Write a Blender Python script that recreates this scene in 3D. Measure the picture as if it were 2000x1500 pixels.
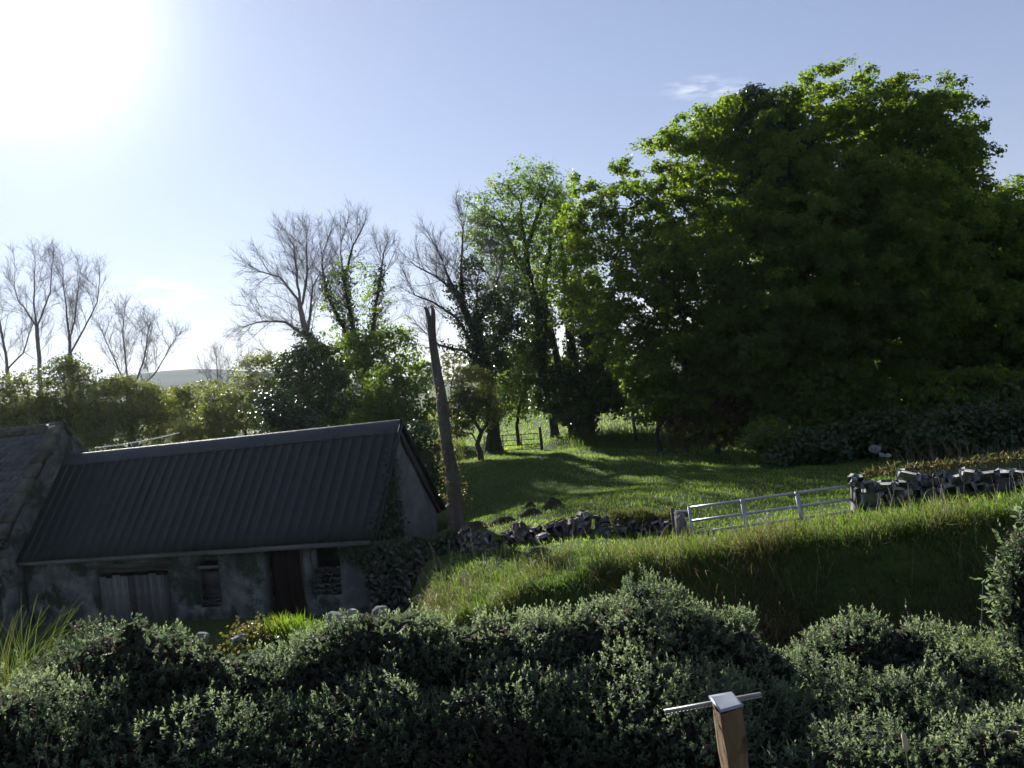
import bpy, math, random
import numpy as np
from mathutils import Vector, Matrix

# ---------------------------------------------------------------- camera, sky, sun, exposure
SC = bpy.context.scene
for o in list(bpy.data.objects):
    bpy.data.objects.remove(o)
COL = SC.collection
R = math.radians
CZ = 5.7                      # eye height above the barn yard
FPX, ROLL, PITCH = 1850.0, R(6.5), R(0.0)
RIGHT = np.array([math.cos(ROLL), 0.0, -math.sin(ROLL)])
UP = np.array([math.sin(ROLL), 0.0, math.cos(ROLL)])
FWD = np.array([0.0, 1.0, 0.0])
CAMP = np.array([0.0, 0.0, CZ])
cam = bpy.data.cameras.new('camera')
camo = bpy.data.objects.new('camera', cam)
COL.objects.link(camo)
cam.sensor_width = 36.0
cam.lens = 36.0 * FPX / 2000.0
cam.clip_start, cam.clip_end = 0.1, 6000.0
camo.matrix_world = Matrix(((RIGHT[0], UP[0], -FWD[0], 0), (RIGHT[1], UP[1], -FWD[1], 0),
                            (RIGHT[2], UP[2], -FWD[2], CZ), (0, 0, 0, 1)))
SC.camera = camo

SUN_AZ, SUN_EL = R(-25.2), R(22.8)      # azimuth from +Y towards +X
SKY_STRENGTH, SUN_STRENGTH = 0.066, 5.0
SKY_TINT = (1.60, 1.47, 1.68, 1.0)
AUR1 = (4.5, (12.0, 11.8, 11.4))           # width in degrees, colour
AUR2 = (17.0, (2.0, 1.9, 1.75))
SUN_DIR = np.array([math.sin(SUN_AZ) * math.cos(SUN_EL), math.cos(SUN_AZ) * math.cos(SUN_EL), math.sin(SUN_EL)])
W = bpy.data.worlds.new('World')
SC.world = W
W.use_nodes = True
wn = W.node_tree.nodes
wl = W.node_tree.links
wn.clear()
wout = wn.new('ShaderNodeOutputWorld')
wbg = wn.new('ShaderNodeBackground')
wbg.inputs['Strength'].default_value = SKY_STRENGTH
sky = wn.new('ShaderNodeTexSky')
sky.sky_type = 'NISHITA'
sky.sun_disc = False
sky.sun_elevation = SUN_EL
sky.sun_rotation = SUN_AZ
sky.altitude = 60.0
sky.air_density = 1.0
sky.dust_density = 0.0
sky.ozone_density = 2.0
wtint = wn.new('ShaderNodeMix')          # the camera's slightly violet white balance, over the whole sky
wtint.data_type = 'RGBA'
wtint.blend_type = 'MULTIPLY'
wtint.clamp_result = False
wtint.inputs['Factor'].default_value = 1.0
wtint.inputs['B'].default_value = SKY_TINT
wgam = wn.new('ShaderNodeGamma')         # evens the clear-air sky out a little: thin high veil
wgam.inputs['Gamma'].default_value = 0.65
wl.new(sky.outputs[0], wgam.inputs['Color'])
wl.new(wgam.outputs[0], wtint.inputs['A'])
# the bright aureole of thin high haze round the sun, fading with the angle from it
wtc = wn.new('ShaderNodeTexCoord')
wdot = wn.new('ShaderNodeVectorMath')
wdot.operation = 'DOT_PRODUCT'
wdot.inputs[1].default_value = tuple(SUN_DIR)
wl.new(wtc.outputs['Generated'], wdot.inputs[0])
wang = wn.new('ShaderNodeMath')
wang.operation = 'ARCCOSINE'
wl.new(wdot.outputs['Value'], wang.inputs[0])
def aureole(prev, width, col):
    a = wn.new('ShaderNodeMath'); a.operation = 'DIVIDE'; a.inputs[1].default_value = R(width); wl.new(wang.outputs[0], a.inputs[0])
    b = wn.new('ShaderNodeMath'); b.operation = 'POWER'; b.inputs[1].default_value = 1.5; wl.new(a.outputs[0], b.inputs[0])
    c = wn.new('ShaderNodeMath'); c.operation = 'MULTIPLY'; c.inputs[1].default_value = -1.0; wl.new(b.outputs[0], c.inputs[0])
    d = wn.new('ShaderNodeMath'); d.operation = 'EXPONENT'; wl.new(c.outputs[0], d.inputs[0])
    e = wn.new('ShaderNodeMix'); e.data_type = 'RGBA'; e.blend_type = 'ADD'; e.inputs['B'].default_value = (*col, 1)
    wl.new(d.outputs[0], e.inputs['Factor']); wl.new(prev, e.inputs['A'])
    return e.outputs['Result']
wcol = aureole(aureole(wtint.outputs['Result'], AUR1[0], AUR1[1]), AUR2[0], AUR2[1])
# two thin wisps of cirrus
def wisp(prev, d0, ax, ay, wa, wb, amount, seed):
    sub = wn.new('ShaderNodeVectorMath'); sub.operation = 'SUBTRACT'; sub.inputs[1].default_value = tuple(d0); wl.new(wtc.outputs['Generated'], sub.inputs[0])
    terms = []
    for axv, w_ in ((ax, wa), (ay, wb)):
        q = wn.new('ShaderNodeVectorMath'); q.operation = 'DOT_PRODUCT'; q.inputs[1].default_value = tuple(np.asarray(axv) / w_); wl.new(sub.outputs[0], q.inputs[0])
        terms.append(q.outputs['Value'])
    cx = wn.new('ShaderNodeCombineXYZ'); wl.new(terms[0], cx.inputs[0]); wl.new(terms[1], cx.inputs[1])
    ln = wn.new('ShaderNodeVectorMath'); ln.operation = 'LENGTH'; wl.new(cx.outputs[0], ln.inputs[0])
    mr = wn.new('ShaderNodeMapRange'); mr.interpolation_type = 'SMOOTHSTEP'; mr.inputs['From Min'].default_value = 1.0; mr.inputs['From Max'].default_value = 0.0; wl.new(ln.outputs['Value'], mr.inputs['Value'])
    nz = wn.new('ShaderNodeTexNoise'); nz.inputs['Scale'].default_value = 1.6; nz.inputs['Detail'].default_value = 5.0
    mp = wn.new('ShaderNodeMapping'); mp.inputs['Scale'].default_value = (1.2, 1.5, 1); mp.inputs['Location'].default_value = (seed, 0, 0); wl.new(cx.outputs[0], mp.inputs['Vector']); wl.new(mp.outputs[0], nz.inputs['Vector'])
    n2 = wn.new('ShaderNodeMapRange'); n2.inputs['From Min'].default_value = .42; n2.inputs['From Max'].default_value = .72; wl.new(nz.outputs['Fac'], n2.inputs['Value'])
    m = wn.new('ShaderNodeMath'); m.operation = 'MULTIPLY'; wl.new(mr.outputs[0], m.inputs[0]); wl.new(n2.outputs[0], m.inputs[1])
    e = wn.new('ShaderNodeMix'); e.data_type = 'RGBA'; e.blend_type = 'ADD'; e.inputs['B'].default_value = (*amount, 1)
    wl.new(m.outputs[0], e.inputs['Factor']); wl.new(prev, e.inputs['A'])
    return e.outputs['Result']
def _dir(px, py):
    v_ = FWD + (px - 1000.0) / FPX * RIGHT + (750.0 - py) / FPX * UP
    return v_ / np.linalg.norm(v_)
wcol = wisp(wcol, _dir(1375, 172), RIGHT, UP, .055, .016, (3.6, 3.4, 2.6), 1.3)
wcol = wisp(wcol, _dir(310, 575), RIGHT, UP, .085, .030, (3.0, 2.8, 2.4), 4.1)
wl.new(wcol, wbg.inputs['Color'])
wl.new(wbg.outputs[0], wout.inputs['Surface'])

sl = bpy.data.lights.new('sun', 'SUN')
sl.energy = SUN_STRENGTH
sl.angle = R(0.5)
sl.color = (1.0, 0.97, 0.88)
so = bpy.data.objects.new('sun', sl)
COL.objects.link(so)
so.location = (-20, 40, 30)
so.rotation_euler = Vector(SUN_DIR).to_track_quat('Z', 'Y').to_euler()

SC.view_settings.view_transform = 'Standard'
SC.view_settings.look = 'None'
SC.view_settings.gamma = 1.0
SC.view_settings.use_curve_mapping = False
SC.view_settings.exposure = 1.0
SC.render.engine = 'CYCLES'
SC.cycles.max_bounces = 6
SC.cycles.diffuse_bounces = 4
SC.cycles.glossy_bounces = 2
SC.cycles.transmission_bounces = 4
SC.cycles.transparent_max_bounces = 6
SC.cycles.caustics_reflective = False
SC.cycles.caustics_refractive = False

rng = np.random.default_rng(11)
random.seed(5)

# ---------------------------------------------------------------- helpers
def P(px, py, d):
    """world point seen at photograph pixel (px, py) at distance d along the view axis"""
    u, v = (px - 1000.0) / FPX, (750.0 - py) / FPX
    return CAMP + d * (FWD + u * RIGHT + v * UP)

def ray(px, py):
    u, v = (px - 1000.0) / FPX, (750.0 - py) / FPX
    return FWD + u * RIGHT + v * UP

def nrm(a):
    return a / np.maximum(np.linalg.norm(a, axis=-1, keepdims=True), 1e-9)

def tagt(o, label=None, cat=None, group=None, kind=None):
    if label: o['label'] = label
    if cat: o['category'] = cat
    if group: o['group'] = group
    if kind: o['kind'] = kind
    return o

def link(o, parent=None):
    COL.objects.link(o)
    if parent is not None:
        o.parent = parent
    return o

def empty(name, loc=(0, 0, 0), rz=0.0, label=None, cat=None, group=None):
    o = bpy.data.objects.new(name, None)
    o.empty_display_size = 0.2
    o.location = tuple(float(c) for c in loc)
    o.rotation_euler = (0, 0, rz)
    link(o)
    return tagt(o, label, cat, group)

def mesh_np(name, verts, faces, rnd=None, smooth=False):
    """verts Nx3, faces: list of int arrays (M,3) or (M,4)"""
    me = bpy.data.meshes.new(name)
    verts = np.asarray(verts, dtype=np.float32)
    faces = [np.asarray(f, dtype=np.int32) for f in faces if len(f)]
    me.vertices.add(len(verts))
    me.vertices.foreach_set('co', verts.ravel())
    nl = sum(f.size for f in faces)
    npol = sum(len(f) for f in faces)
    me.loops.add(nl)
    me.polygons.add(npol)
    me.loops.foreach_set('vertex_index', np.concatenate([f.ravel() for f in faces]))
    tot = np.concatenate([np.full(len(f), f.shape[1], dtype=np.int32) for f in faces])
    st = np.concatenate([[0], np.cumsum(tot)[:-1]]).astype(np.int32)
    me.polygons.foreach_set('loop_start', st)
    if smooth:
        me.polygons.foreach_set('use_smooth', np.ones(npol, dtype=bool))
    me.update(calc_edges=True)
    if rnd is not None:
        a = me.attributes.new('rnd', 'FLOAT', 'POINT')
        a.data.foreach_set('value', np.asarray(rnd, dtype=np.float32))
    return me

def obj(name, me, mat, parent=None, loc=None):
    o = bpy.data.objects.new(name, me)
    if mat is not None and not me.materials:
        me.materials.append(mat)
    link(o, parent)
    if loc is not None:
        o.location = tuple(float(c) for c in loc)
    return o

class MB:
    """collects simple shapes and links them as ONE mesh object"""
    def __init__(s):
        s.v, s.f, s.n = [], {}, 0
    def add(s, v, *fs):
        v = np.asarray(v, dtype=float)
        for f in fs:
            f = np.asarray(f)
            s.f.setdefault(f.shape[1], []).append(f + s.n)
        s.v.append(v)
        s.n += len(v)
        return s
    def box(s, lo, hi, M=None):
        x0, y0, z0 = lo
        x1, y1, z1 = hi
        v = np.array([[x0, y0, z0], [x1, y0, z0], [x1, y1, z0], [x0, y1, z0], [x0, y0, z1], [x1, y0, z1], [x1, y1, z1], [x0, y1, z1]], float)
        if M is not None:
            v = v @ np.asarray(M)[:3, :3].T + np.asarray(M)[:3, 3]
        return s.add(v, [[0, 3, 2, 1], [4, 5, 6, 7], [0, 1, 5, 4], [1, 2, 6, 5], [2, 3, 7, 6], [3, 0, 4, 7]])
    def bar(s, a, b, w, h, up=(0, 0, 1)):
        a, b = np.asarray(a, float), np.asarray(b, float)
        t = nrm(b - a)
        sd = nrm(np.cross(t, np.asarray(up, float)))
        u = np.cross(sd, t)
        v = []
        for p in (a, b):
            for i, j in ((-1, -1), (1, -1), (1, 1), (-1, 1)):
                v.append(p + sd * i * w / 2 + u * j * h / 2)
        return s.add(v, [[0, 1, 2, 3], [7, 6, 5, 4], [0, 4, 5, 1], [1, 5, 6, 2], [2, 6, 7, 3], [3, 7, 4, 0]])
    def tube(s, pts, rad, n=8, cap=True):
        v, f, cf = tube_arrays(np.asarray(pts, float), np.asarray(rad, float) * np.ones(len(pts)), n)
        s.add(v, f)
        if cap:
            k = len(pts) - 1
            c = [list(range(n))[::-1], [k * n + i for i in range(n)]]
            s.f.setdefault(n, []).append(np.array(c) + s.n - len(v))
        return s
    def mesh(s, name, smooth=False):
        return mesh_np(name, np.concatenate(s.v), [np.concatenate(f) for f in s.f.values()], smooth=smooth)
    def build(s, name, mat, parent=None, loc=None, smooth=False):
        return obj(name, s.mesh(name, smooth), mat, parent, loc)

def tube_arrays(p, r, n):
    k = len(p)
    t = np.empty_like(p)
    t[1:-1] = p[2:] - p[:-2]
    t[0] = p[1] - p[0]
    t[-1] = p[-1] - p[-2]
    t = nrm(t)
    mean = nrm(p[-1] - p[0] + 1e-6)
    ref = np.array([1.0, 0.13, 0.07]) if abs(mean[0]) < 0.8 else np.array([0.1, 1.0, 0.15])
    a = nrm(np.cross(t, ref))
    b = np.cross(t, a)
    ang = np.arange(n) * 2 * math.pi / n
    v = p[:, None, :] + r[:, None, None] * (np.cos(ang)[None, :, None] * a[:, None, :] + np.sin(ang)[None, :, None] * b[:, None, :])
    i = np.arange(n)
    j = (i + 1) % n
    f = []
    for q in range(k - 1):
        f.append(np.stack([q * n + i, q * n + j, (q + 1) * n + j, (q + 1) * n + i], 1))
    return v.reshape(-1, 3), np.concatenate(f), None

_K = rng.normal(0, 1, (14, 3))
_PH = rng.uniform(0, 6.28, 14)
def noise3(p, scale=1.0, seed=0):
    """smooth noise of zero mean, about unit range"""
    p = np.asarray(p, float) / scale
    s = 0.0
    for i in range(10):
        k = np.roll(_K[(i + seed) % 14], seed % 3)
        s = s + np.sin(p @ k * (1.0 + 0.35 * i) + _PH[i] + seed * 1.7) / (1 + 0.25 * i)
    return s / 2.6

def rand_dirs(n):
    return nrm(rng.normal(0, 1, (n, 3)))

def leaf_arrays(c, axis, nr, L, Wd, fold=0.18, rnd=None):
    """folded leaf blades (two triangles each)"""
    n = len(c)
    axis = nrm(axis)
    side = nrm(np.cross(axis, nr))
    nr = np.cross(side, axis)
    L = (np.ones(n) * L)[:, None]
    Wd = (np.ones(n) * Wd)[:, None]
    v = np.empty((n, 4, 3))
    v[:, 0] = c - axis * L * .5
    v[:, 1] = c + side * Wd * .5 + nr * fold * Wd - axis * L * .06
    v[:, 2] = c + axis * L * .5
    v[:, 3] = c - side * Wd * .5 + nr * fold * Wd - axis * L * .06
    b = np.arange(n)[:, None] * 4
    f = np.concatenate([b + np.array([[0, 1, 2]]), b + np.array([[0, 2, 3]])])
    if rnd is None:
        rnd = rng.random(n)
    return v.reshape(-1, 3), f, np.repeat(rnd, 4)

def blade_arrays(base, up, lean, L, Wd, rnd=None, curl=1.0):
    """bent grass blades: base point, growth direction, lean direction (its length = how far it bends)"""
    n = len(base)
    L = (np.ones(n) * L)[:, None]
    Wd = (np.ones(n) * Wd)[:, None]
    side = nrm(np.cross(up, lean + rng.normal(0, .25, (n, 3))))
    p1 = base + up * L * .5 + lean * L * .12
    p2 = base + up * L * (.88) + lean * L * .48
    p3 = base + up * L * (1.05 - .3 * curl * np.linalg.norm(lean, axis=1, keepdims=True)) + lean * L * .95
    v = np.empty((n, 7, 3))
    v[:, 0] = base - side * Wd * .5
    v[:, 1] = base + side * Wd * .5
    v[:, 2] = p1 - side * Wd * .45
    v[:, 3] = p1 + side * Wd * .45
    v[:, 4] = p2 - side * Wd * .3
    v[:, 5] = p2 + side * Wd * .3
    v[:, 6] = p3
    b = np.arange(n)[:, None] * 7
    q = np.concatenate([b + np.array([[0, 1, 3, 2]]), b + np.array([[2, 3, 5, 4]])])
    t = b + np.array([[4, 5, 6]])
    if rnd is None:
        rnd = rng.random(n)
    return v.reshape(-1, 3), q, t, np.repeat(rnd, 7)

# ---------------------------------------------------------------- materials
def new_mat(name):
    m = bpy.data.materials.new(name)
    m.use_nodes = True
    nt = m.node_tree
    nt.nodes.clear()
    out = nt.nodes.new('ShaderNodeOutputMaterial')
    return m, nt, out

def ramp(nt, fac, stops):
    r = nt.nodes.new('ShaderNodeValToRGB')
    cr = r.color_ramp
    while len(cr.elements) < len(stops):
        cr.elements.new(0.5)
    for e, (pos, c) in zip(cr.elements, stops):
        e.position = pos
        e.color = (c[0], c[1], c[2], 1)
    nt.links.new(fac, r.inputs['Fac'])
    return r.outputs['Color']

def tex_noise(nt, scale, detail=4.0, rough=0.55, coord='Object', stretch=None):
    tc = nt.nodes.new('ShaderNodeTexCoord')
    src = tc.outputs[coord]
    if stretch:
        mp = nt.nodes.new('ShaderNodeMapping')
        mp.inputs['Scale'].default_value = stretch
        nt.links.new(src, mp.inputs['Vector'])
        src = mp.outputs[0]
    n = nt.nodes.new('ShaderNodeTexNoise')
    n.inputs['Scale'].default_value = scale
    n.inputs['Detail'].default_value = detail
    n.inputs['Roughness'].default_value = rough
    nt.links.new(src, n.inputs['Vector'])
    return n.outputs['Fac']

def leaf_mat(name, stops, tstops, trans=0.45, rough=0.45, spec=0.35):
    m, nt, out = new_mat(name)
    at = nt.nodes.new('ShaderNodeAttribute')
    at.attribute_name = 'rnd'
    c = ramp(nt, at.outputs['Fac'], stops)
    t = ramp(nt, at.outputs['Fac'], tstops)
    pb = nt.nodes.new('ShaderNodeBsdfPrincipled')
    pb.inputs['Roughness'].default_value = rough
    pb.inputs['Specular IOR Level'].default_value = spec
    nt.links.new(c, pb.inputs['Base Color'])
    tb = nt.nodes.new('ShaderNodeBsdfTranslucent')
    nt.links.new(t, tb.inputs['Color'])
    mx = nt.nodes.new('ShaderNodeMixShader')
    mx.inputs['Fac'].default_value = trans
    nt.links.new(pb.outputs[0], mx.inputs[1])
    nt.links.new(tb.outputs[0], mx.inputs[2])
    nt.links.new(mx.outputs[0], out.inputs['Surface'])
    return m

def noise_mat(name, stops, scale=3.0, detail=6.0, rough=0.85, bump=0.3, bscale=None, spec=0.3, metal=0.0, stretch=None, coord='Object', second=None, piece=0.0):
    m, nt, out = new_mat(name)
    f = tex_noise(nt, scale, detail, 0.6, coord, stretch)
    c = ramp(nt, f, stops)
    if second:
        sc2, lo, hi, col = second
        f2 = tex_noise(nt, sc2, 5.0, 0.65, coord)
        mr = nt.nodes.new('ShaderNodeMapRange')
        mr.inputs['From Min'].default_value = lo
        mr.inputs['From Max'].default_value = hi
        nt.links.new(f2, mr.inputs['Value'])
        mx = nt.nodes.new('ShaderNodeMix')
        mx.data_type = 'RGBA'
        nt.links.new(mr.outputs[0], mx.inputs['Factor'])
        nt.links.new(c, mx.inputs['A'])
        mx.inputs['B'].default_value = (*col, 1)
        c = mx.outputs['Result']
    if piece:
        oi = nt.nodes.new('ShaderNodeObjectInfo')
        m2 = nt.nodes.new('ShaderNodeMapRange')
        m2.inputs['To Min'].default_value = 1 - piece
        m2.inputs['To Max'].default_value = 1 + piece
        nt.links.new(oi.outputs['Random'], m2.inputs['Value'])
        hs_ = nt.nodes.new('ShaderNodeHueSaturation')
        nt.links.new(m2.outputs[0], hs_.inputs['Value'])
        nt.links.new(c, hs_.inputs['Color'])
        c = hs_.outputs['Color']
    pb = nt.nodes.new('ShaderNodeBsdfPrincipled')
    pb.inputs['Roughness'].default_value = rough
    pb.inputs['Specular IOR Level'].default_value = spec
    pb.inputs['Metallic'].default_value = metal
    nt.links.new(c, pb.inputs['Base Color'])
    if bump:
        f3 = tex_noise(nt, bscale or scale * 4, 6.0, 0.65, coord, stretch)
        bp = nt.nodes.new('ShaderNodeBump')
        bp.inputs['Strength'].default_value = bump
        bp.inputs['Distance'].default_value = 0.03
        nt.links.new(f3, bp.inputs['Height'])
        nt.links.new(bp.outputs[0], pb.inputs['Normal'])
    nt.links.new(pb.outputs[0], out.inputs['Surface'])
    return m

M = {}
M['ground'] = noise_mat('grass_soil', [(.3, (.035, .055, .014)), (.55, (.055, .085, .02)), (.75, (.075, .09, .03))], scale=.35, detail=8, rough=.95, bump=.8, bscale=9, spec=.1, second=(1.7, .56, .7, (.045, .04, .022)))
M['hill'] = noise_mat('hill_heath', [(.3, (.05, .06, .05)), (.7, (.09, .09, .07))], scale=.01, rough=1, bump=0, spec=0)
M['field'] = leaf_mat('field_grass_blades', [(0, (.04, .075, .012)), (.6, (.07, .105, .02)), (1, (.11, .12, .04))],
                      [(0, (.18, .38, .025)), (.6, (.31, .49, .035)), (1, (.46, .52, .10))], trans=.55, rough=.5, spec=.25)
M['bank'] = leaf_mat('bank_grass_blades', [(0, (.03, .06, .012)), (.35, (.05, .075, .02)), (.6, (.10, .095, .04)), (1, (.13, .085, .05))],
                     [(0, (.13, .28, .02)), (.35, (.20, .31, .035)), (.6, (.30, .29, .085)), (1, (.22, .135, .07))], trans=.42, rough=.55, spec=.2)
M['tuft'] = leaf_mat('tuft_grass_blades', [(0, (.04, .09, .008)), (1, (.09, .14, .02))], [(0, (.12, .28, .01)), (1, (.30, .42, .03))], trans=.5)
M['sedge'] = leaf_mat('sedge_blades', [(0, (.04, .075, .02)), (.7, (.07, .09, .03)), (1, (.15, .12, .07))], [(0, (.12, .20, .02)), (.7, (.18, .2, .03)), (1, (.2, .15, .07))], trans=.4, rough=.28, spec=.7)
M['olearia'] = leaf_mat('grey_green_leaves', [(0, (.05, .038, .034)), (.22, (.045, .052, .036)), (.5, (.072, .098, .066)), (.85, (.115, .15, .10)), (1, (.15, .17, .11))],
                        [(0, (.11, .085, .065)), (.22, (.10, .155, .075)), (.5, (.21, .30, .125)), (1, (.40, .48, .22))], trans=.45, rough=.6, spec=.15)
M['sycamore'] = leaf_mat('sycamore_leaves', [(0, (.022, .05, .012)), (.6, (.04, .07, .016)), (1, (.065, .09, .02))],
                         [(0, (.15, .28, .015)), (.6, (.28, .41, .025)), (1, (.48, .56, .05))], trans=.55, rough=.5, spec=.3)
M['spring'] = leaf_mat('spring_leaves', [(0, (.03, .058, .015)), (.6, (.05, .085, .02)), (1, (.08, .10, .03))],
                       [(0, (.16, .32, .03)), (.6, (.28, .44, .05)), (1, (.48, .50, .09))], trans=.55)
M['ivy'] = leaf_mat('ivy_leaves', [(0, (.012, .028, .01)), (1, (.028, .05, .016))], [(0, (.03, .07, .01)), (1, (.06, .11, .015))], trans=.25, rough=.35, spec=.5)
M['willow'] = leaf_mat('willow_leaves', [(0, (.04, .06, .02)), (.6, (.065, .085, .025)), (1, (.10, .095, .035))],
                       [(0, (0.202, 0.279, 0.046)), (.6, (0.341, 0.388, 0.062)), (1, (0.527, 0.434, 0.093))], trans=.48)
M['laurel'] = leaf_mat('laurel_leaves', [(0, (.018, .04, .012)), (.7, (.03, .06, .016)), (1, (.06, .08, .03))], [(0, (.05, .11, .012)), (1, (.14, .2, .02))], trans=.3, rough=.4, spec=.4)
M['bramble'] = leaf_mat('bramble_leaves', [(0, (.03, .045, .015)), (.6, (.06, .06, .025)), (1, (.12, .07, .04))], [(0, (.08, .13, .015)), (1, (.3, .2, .06))], trans=.4)
M['bark'] = noise_mat('bark', [(.3, (.035, .03, .025)), (.7, (.085, .075, .06))], scale=5, bump=.7, bscale=18, rough=.95, spec=.15, stretch=(1, 1, .25))
M['twig'] = noise_mat('veiled_twig_bark', [(.3, (.17, .15, .14)), (.7, (.27, .245, .23))], scale=3, bump=0, rough=.9, spec=.2)  # bark lightened: the bright veil over the bare trees is put into its colour
M['dead'] = noise_mat('weathered_wood', [(.25, (.045, .034, .032)), (.5, (.085, .068, .064)), (.75, (.15, .13, .12))], scale=4, bump=.8, bscale=14, rough=.95, spec=.15, stretch=(1, 1, .12), second=(1.2, .5, .65, (.09, .11, .08)))
M['render'] = noise_mat('old_wall_render', [(.25, (.04, .045, .043)), (.5, (.105, .11, .105)), (.72, (.21, .212, .20))], scale=1.9, bump=.6, bscale=12, rough=.95, spec=.1, second=(1.3, .5, .6, (.035, .045, .03)))
M['limewash'] = noise_mat('old_limewash', [(.25, (.07, .075, .072)), (.5, (.145, .15, .145)), (.75, (.23, .232, .22))], scale=1.3, bump=.6, bscale=12, rough=.95, spec=.1, second=(.9, .52, .66, (.10, .12, .09)))
M['rubble'] = noise_mat('rubble_stone', piece=0.4, stops=[(.3, (.05, .05, .048)), (.7, (.15, .147, .14))], scale=2.5, bump=.7, bscale=14, rough=.95, spec=.1, second=(1.5, .55, .68, (.10, .11, .06)))
M['stone'] = noise_mat('field_stone', piece=0.45, stops=[(.25, (.13, .135, .135)), (.5, (.25, .255, .25)), (.75, (.40, .40, .385))], scale=2.2, bump=.7, bscale=16, rough=.95, spec=.15, second=(2.0, .58, .66, (.36, .36, .33)))
M['darkstone'] = noise_mat('lichened_stone', piece=0.45, stops=[(.25, (.13, .115, .115)), (.55, (.23, .205, .20)), (.8, (.34, .31, .29))], scale=2.2, bump=.7, bscale=16, rough=.95, spec=.15, second=(1.4, .55, .68, (.08, .085, .035)))
M['metalroof'] = noise_mat('roof_paint', piece=0.14, stops=[(.3, (.009, .016, .016)), (.7, (.015, .0235, .0235))], scale=.8, bump=.12, bscale=3, rough=.5, spec=.25, second=(.6, .56, .7, (.017, .018, .0195)))
M['ridge'] = noise_mat('ridge_paint', [(.3, (.022, .026, .029)), (.7, (.034, .038, .04))], scale=2, bump=.1, rough=.5, spec=.4)
M['slate'] = noise_mat('roof_slate', piece=0.35, stops=[(.3, (.045, .045, .052)), (.55, (.07, .066, .075)), (.8, (.10, .095, .10))], scale=1.4, bump=.4, bscale=11, rough=.65, spec=.35, coord='Object', second=(2.2, .62, .72, (.12, .12, .10)))
M['coping'] = noise_mat('mossy_coping', piece=0.3, stops=[(.3, (.05, .05, .035)), (.55, (.10, .095, .075)), (.8, (.17, .165, .15))], scale=2.5, bump=.7, rough=.95, spec=.1)
M['plank'] = noise_mat('grey_planks', piece=0.5, stops=[(.25, (.06, .05, .045)), (.5, (.13, .115, .105)), (.78, (.23, .225, .22))], scale=3, bump=.6, bscale=12, rough=.9, spec=.2, stretch=(3, 3, .18), coord='Generated', second=(4, .5, .7, (.16, .17, .175)))
M['timber'] = noise_mat('dark_timber', [(.3, (.045, .038, .034)), (.7, (.10, .088, .08))], scale=3, bump=.5, rough=.9, spec=.2, stretch=(.3, 1, 1))
M['reddoor'] = noise_mat('dark_red_door', piece=0.3, stops=[(.3, (.010, .006, .006)), (.7, (.024, .013, .013))], scale=3, bump=.4, rough=.8, spec=.2, stretch=(2, 2, .3))
M['fascia'] = noise_mat('fascia_timber', [(.3, (.10, .095, .09)), (.7, (.18, .175, .17))], scale=2, bump=.4, rough=.9, spec=.2, stretch=(.3, 1, 1))
M['galv'] = noise_mat('galvanised_steel', [(.3, (.30, .32, .34)), (.7, (.42, .44, .46))], scale=6, bump=.05, rough=.42, spec=.5, metal=.55)
M['rust'] = noise_mat('old_gate_steel', [(.3, (.05, .04, .04)), (.7, (.10, .085, .08))], scale=6, bump=.2, rough=.7, spec=.3, metal=.3)
M['cap'] = noise_mat('cap_sheet', [(.3, (.22, .24, .29)), (.7, (.32, .34, .38))], scale=5, bump=.1, rough=.35, spec=.5, metal=.35, second=(3.0, .5, .75, (.18, .20, .24)))
M['strap'] = noise_mat('strap_steel', [(.3, (.20, .19, .20)), (.7, (.30, .29, .29))], scale=12, bump=.1, rough=.45, spec=.5, metal=.35)
M['post'] = noise_mat('treated_post', [(.25, (.075, .045, .03)), (.5, (.165, .105, .065)), (.75, (.28, .20, .13))], scale=9, bump=.9, bscale=26, rough=.9, spec=.2, stretch=(1, 1, .07), second=(7, .6, .7, (.07, .04, .035)))
M['soil'] = noise_mat('dark_soil', [(.3, (.03, .024, .018)), (.7, (.075, .06, .045))], scale=6, bump=.9, rough=1, spec=.05)
M['tape'] = noise_mat('white_tape', [(.3, (.72, .72, .70)), (.7, (.82, .82, .80))], scale=6, bump=0, rough=.5)
M['petal'] = noise_mat('yellow_petals', [(.3, (.65, .42, .02)), (.7, (.80, .55, .03))], scale=9, bump=0, rough=.7)
M['clock'] = noise_mat('seed_fluff', [(.3, (.62, .62, .58)), (.7, (.8, .8, .76))], scale=9, bump=0, rough=.9)
M['stem'] = noise_mat('flower_stem', [(.3, (.06, .09, .03)), (.7, (.12, .13, .05))], scale=9, bump=0, rough=.8)
M['seed'] = noise_mat('seed_head', [(.3, (.40, .34, .22)), (.7, (.60, .53, .36))], scale=30, bump=.5, rough=.9)
M['moss'] = leaf_mat('moss_turf', [(0, (.04, .06, .012)), (.6, (.075, .085, .02)), (1, (.14, .09, .03))], [(0, (.13, .2, .02)), (1, (.3, .24, .05))], trans=.4)
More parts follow.
